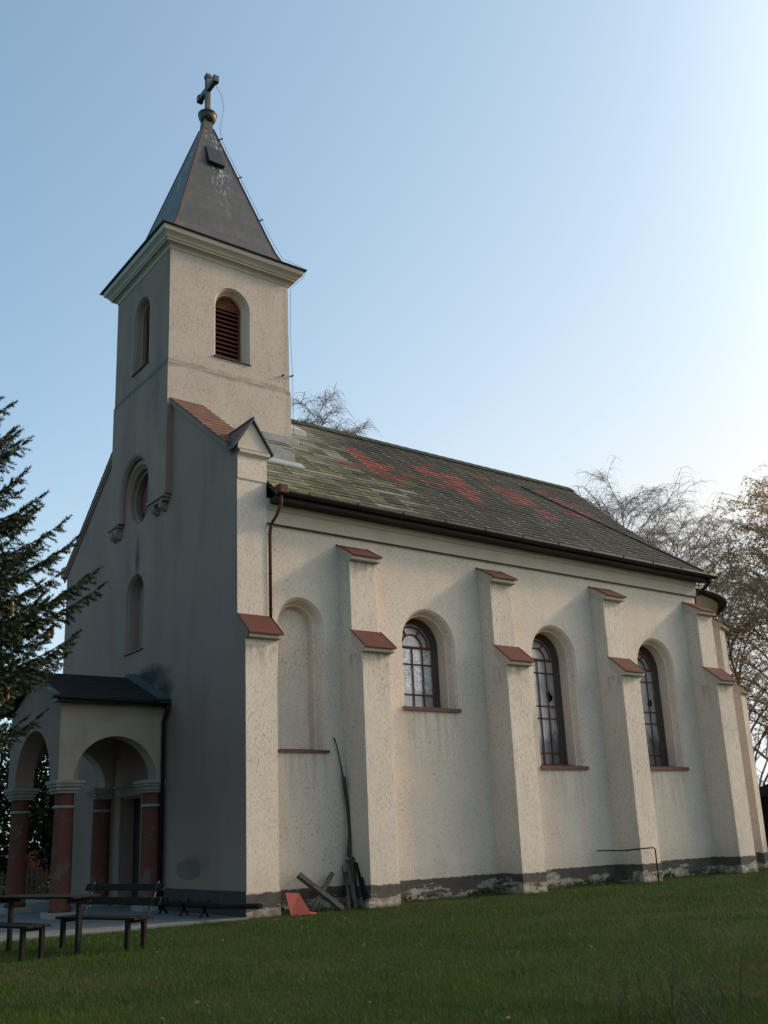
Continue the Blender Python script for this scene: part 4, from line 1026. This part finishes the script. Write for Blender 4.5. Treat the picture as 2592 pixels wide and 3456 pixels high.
# cones
rc_=random.Random(4)
cone=None
want=[(-6.85,-6.75,3.25),(-6.80,-6.78,3.28),(-6.45,-7.0,3.95),(-6.38,-6.95,4.0),(-7.15,-6.9,5.5),(-6.9,-7.1,4.2)]
for k,(x,y,z) in enumerate(want):
    m=MB(); m.lathe([(.006,.0),(.016,-.01),(.024,-.05),(.026,-.10),(.02,-.14),(.006,-.165)],10); o=m.build('cone',M_cone,sp_); o.location=(x-SPX,y-SPY,z)
# --- bushes, fence and shed far behind
def bush(name,loc,rx,ry,rz_,mat,n,size,seed,label,cat='bush',group=None):
    rg=np.random.default_rng(seed); F=Fast(); cl=rg.normal(size=(60,3)); cl/=np.linalg.norm(cl,axis=1)[:,None]; cl*=(rg.random(60)**.4)[:,None]
    p=cl[rg.integers(0,60,n)]+rg.normal(0,.16,(n,3)); p*=np.array([rx,ry,rz_/2]); p[:,2]+=rz_/2; p[:,2]=np.abs(p[:,2])
    leaves(F,p,size,rg); R_=empty(name,loc,0,label,cat,group); F.build('foliage',mat,R_)
    W=Fast()
    for k in range(7):
        a=rg.random()*6.3; W.tube([(0,0,0),(rx*.25*math.cos(a),ry*.25*math.sin(a),rz_*.4),(rx*.6*math.cos(a),ry*.6*math.sin(a),rz_*.8)],[.04,.03,.01],5)
    W.build('stems',M_bark,R_); return R_
GD='dark evergreen bushes behind the porch'
bush('evergreen_bush',(-6.0,16,0),2.9,1.6,5.2,M_bush,16000,.16,1,'dark evergreen bush filling the far left behind the benches','bush',GD)
bush('evergreen_bush',(-2.6,16,0),2.6,1.6,5.4,M_bush,16000,.16,2,'dark evergreen bush seen through the porch, left of the orange shrub','bush',GD)
bush('evergreen_bush',(1.2,16.2,0),2.8,1.6,5.4,M_bush,16000,.16,3,'dark evergreen bush behind the orange shrub beside the church','bush',GD)
bush('orange_shrub',(-.1,13.3,0),.55,.4,1.25,M_orange,900,.09,4,'small orange autumn shrub behind the picket fence','shrub')
bush('orange_shrub',(-2.2,13.3,0),.5,.35,1.2,M_orange,500,.09,6,'smaller reddish shrub behind the fence, near the left edge','shrub')
FE=empty('picket_fence',(-2,12.7,0),0,'low dark picket fence behind the porch columns','fence')
q=MB()
for k in range(60):
    x=-4.5+k*.145; q.box(x,x+.07,-.012,.012,.08,.86)
q.build('pickets',M_greywood,FE)
q=MB(); q.box(-4.5,4.2,.013,.05,.25,.31); q.box(-4.5,4.2,.013,.05,.66,.72); q.build('rail',M_greywood,FE)
for x in (-4.4,-2.3,-.2,1.9,4.0): q=MB(); q.box(x,x+.09,.051,.14,0,.95); q.build('post',M_greywood,FE)
SH=empty('shed',(23.7,1.0,0),R(12),'dark wooden shed with shallow roof behind the apse at the right edge','shed')
q=MB(); q.box(-1.8,1.8,-1.6,1.6,0,2.2); q.build('wall',M_darkwood,SH)
q=MB(); q.prism([(-2.1,2.2),(2.1,2.2),(2.1,2.3),(0,2.95),(-2.1,2.3)],lambda a,b,t:(t,a,b),-2.1,2.1); q.build('roof',M_iron,SH)
q=MB(); q.box(-1.82,-1.80,-.5,.5,.9,1.7); q.build('window',M_pane,SH)
bush('evergreen_bush',(28.5,3.4,0),3.4,1.6,2.2,M_bush,12000,.16,8,'low dark bush beside the shed at the right edge','bush',None)
# --- grass
def grass():
    rg=np.random.default_rng(9); V=[]
    N_=620000
    cam_=np.array([-10.14,-18.26]); a=yaw-.12+(rg.random(N_)-.5)*1.55; dmin,dmax=7.0,42
    dd=dmin*(dmax/dmin)**(rg.random(N_)**1.0); p=np.stack([cam_[0]+dd*np.cos(a),cam_[1]+dd*np.sin(a)],1)
    # keep off paving and church
    ok=~((p[:,1]>-.62)&(p[:,0]<XF))&~((p[:,1]>-.02)&(p[:,0]>XF-.1)&(p[:,0]<20))
    for x in BX: ok&=~((p[:,0]>x-.02)&(p[:,0]<x+BW+.02)&(p[:,1]>-.84))
    ok&=~((p[:,0]>XF-.03)&(p[:,0]<XP1+.02)&(p[:,1]>-.47))
    ok&=~((p[:,1]<12)&(p[:,1]>-.05)&(p[:,0]>15)&(p[:,0]<22))
    p=p[ok]; dd=dd[ok]; n=len(p)
    patch=np.sin(p[:,0]*1.3+np.sin(p[:,1]*.9)*2)*np.cos(p[:,1]*1.1+p[:,0]*.4)
    h=(.028+.03*rg.random(n))*(1+.45*patch+.5*(rg.random(n)<.02))*(1+.012*dd); w_=.0028*(.7+.6*rg.random(n))*(dd/8)**.6
    az=rg.random(n)*2*PI; lean=.6*rg.random(n); d=np.stack([np.cos(az)*lean,np.sin(az)*lean,np.ones(n)],1)
    e=np.stack([-np.sin(az+rg.normal(0,.8,n)),np.cos(az),np.zeros(n)],1)
    b=np.concatenate([p,np.zeros((n,1))-.003],1); t_=b+d*h[:,None]; t_[:,2]-=lean*h*.3
    mid_=b+d*h[:,None]*.5; 
    VV=np.stack([b-e*w_[:,None],b+e*w_[:,None],t_],1).reshape(-1,3)
    F=Fast(); F.add(VV,np.arange(3*n).reshape(n,3)); o=F.build('grass',M_grass); tag(o,'short green mown lawn grass in front of the church','grass',kind='stuff')
    # taller weeds against the plinth
    F=Fast(); pts=[]
    for k in range(1500):
        x=rg.uniform(.7,16.2)
        if any(b_-.05<x<b_+BW+.05 for b_ in BX): continue
        if .5+.5*math.sin(x*2.1)+.3*math.sin(x*5.3)<rg.random()*.9: continue
        pts.append((x,-rg.uniform(.02,.10),rg.uniform(0,.10)))
    leaves(F,np.array(pts),.07,rg,-.8); o=F.build('weeds',M_grass); tag(o,'low weeds growing along the foot of the plinth','weeds',kind='stuff')
    # fallen leaves
    F=Fast(); k=230; a=yaw+(rg.random(k)-.5)*.95; dd=8.+14*rg.random(k)**1.5; q=np.stack([cam_[0]+dd*np.cos(a),cam_[1]+dd*np.sin(a),np.full(k,.045)],1)
    q=q[~((q[:,1]>-.6))]; leaves(F,q,.05,rg,0); o=F.build('fallen_leaves',M_drygrass); tag(o,'scattered small brown fallen leaves on the lawn','leaves',kind='stuff')
grass()
# dry weeds at the lower right
def weeds(loc,n,seed,label,h=.55,rad=.5):
    rg=np.random.default_rng(seed); F=Fast(); pts=[]
    for k in range(n):
        b=np.array([rg.normal(0,rad),rg.normal(0,rad),0]); d=np.array([rg.normal(0,.3),rg.normal(0,.3),1.]); P=[b]; q=b.copy(); L_=h*(.5+rg.random())
        for i in range(6): q=q+d/np.linalg.norm(d)*L_/6; P.append(q.copy()); d=d+rg.normal(0,.12,3)
        F.tube(P,np.linspace(.004,.0015,7),3); P=np.array(P)
        for _ in range(5):
            c_=P[rg.integers(2,7)]; e=rg.normal(size=3)*.5+np.array([0,0,.6]); F.tube([c_,c_+e*.06,c_+e*.13],[.002,.0016,.001],3)
            pts.append(c_+e*.13)
    o=F.build('dry_weeds',M_drygrass); o.location=loc; return tag(o,label,'weeds',kind='stuff')
weeds((-3.2,-12.95,0),45,3,'brown dry weed stalks at the lower right corner of the lawn',.34,.42)
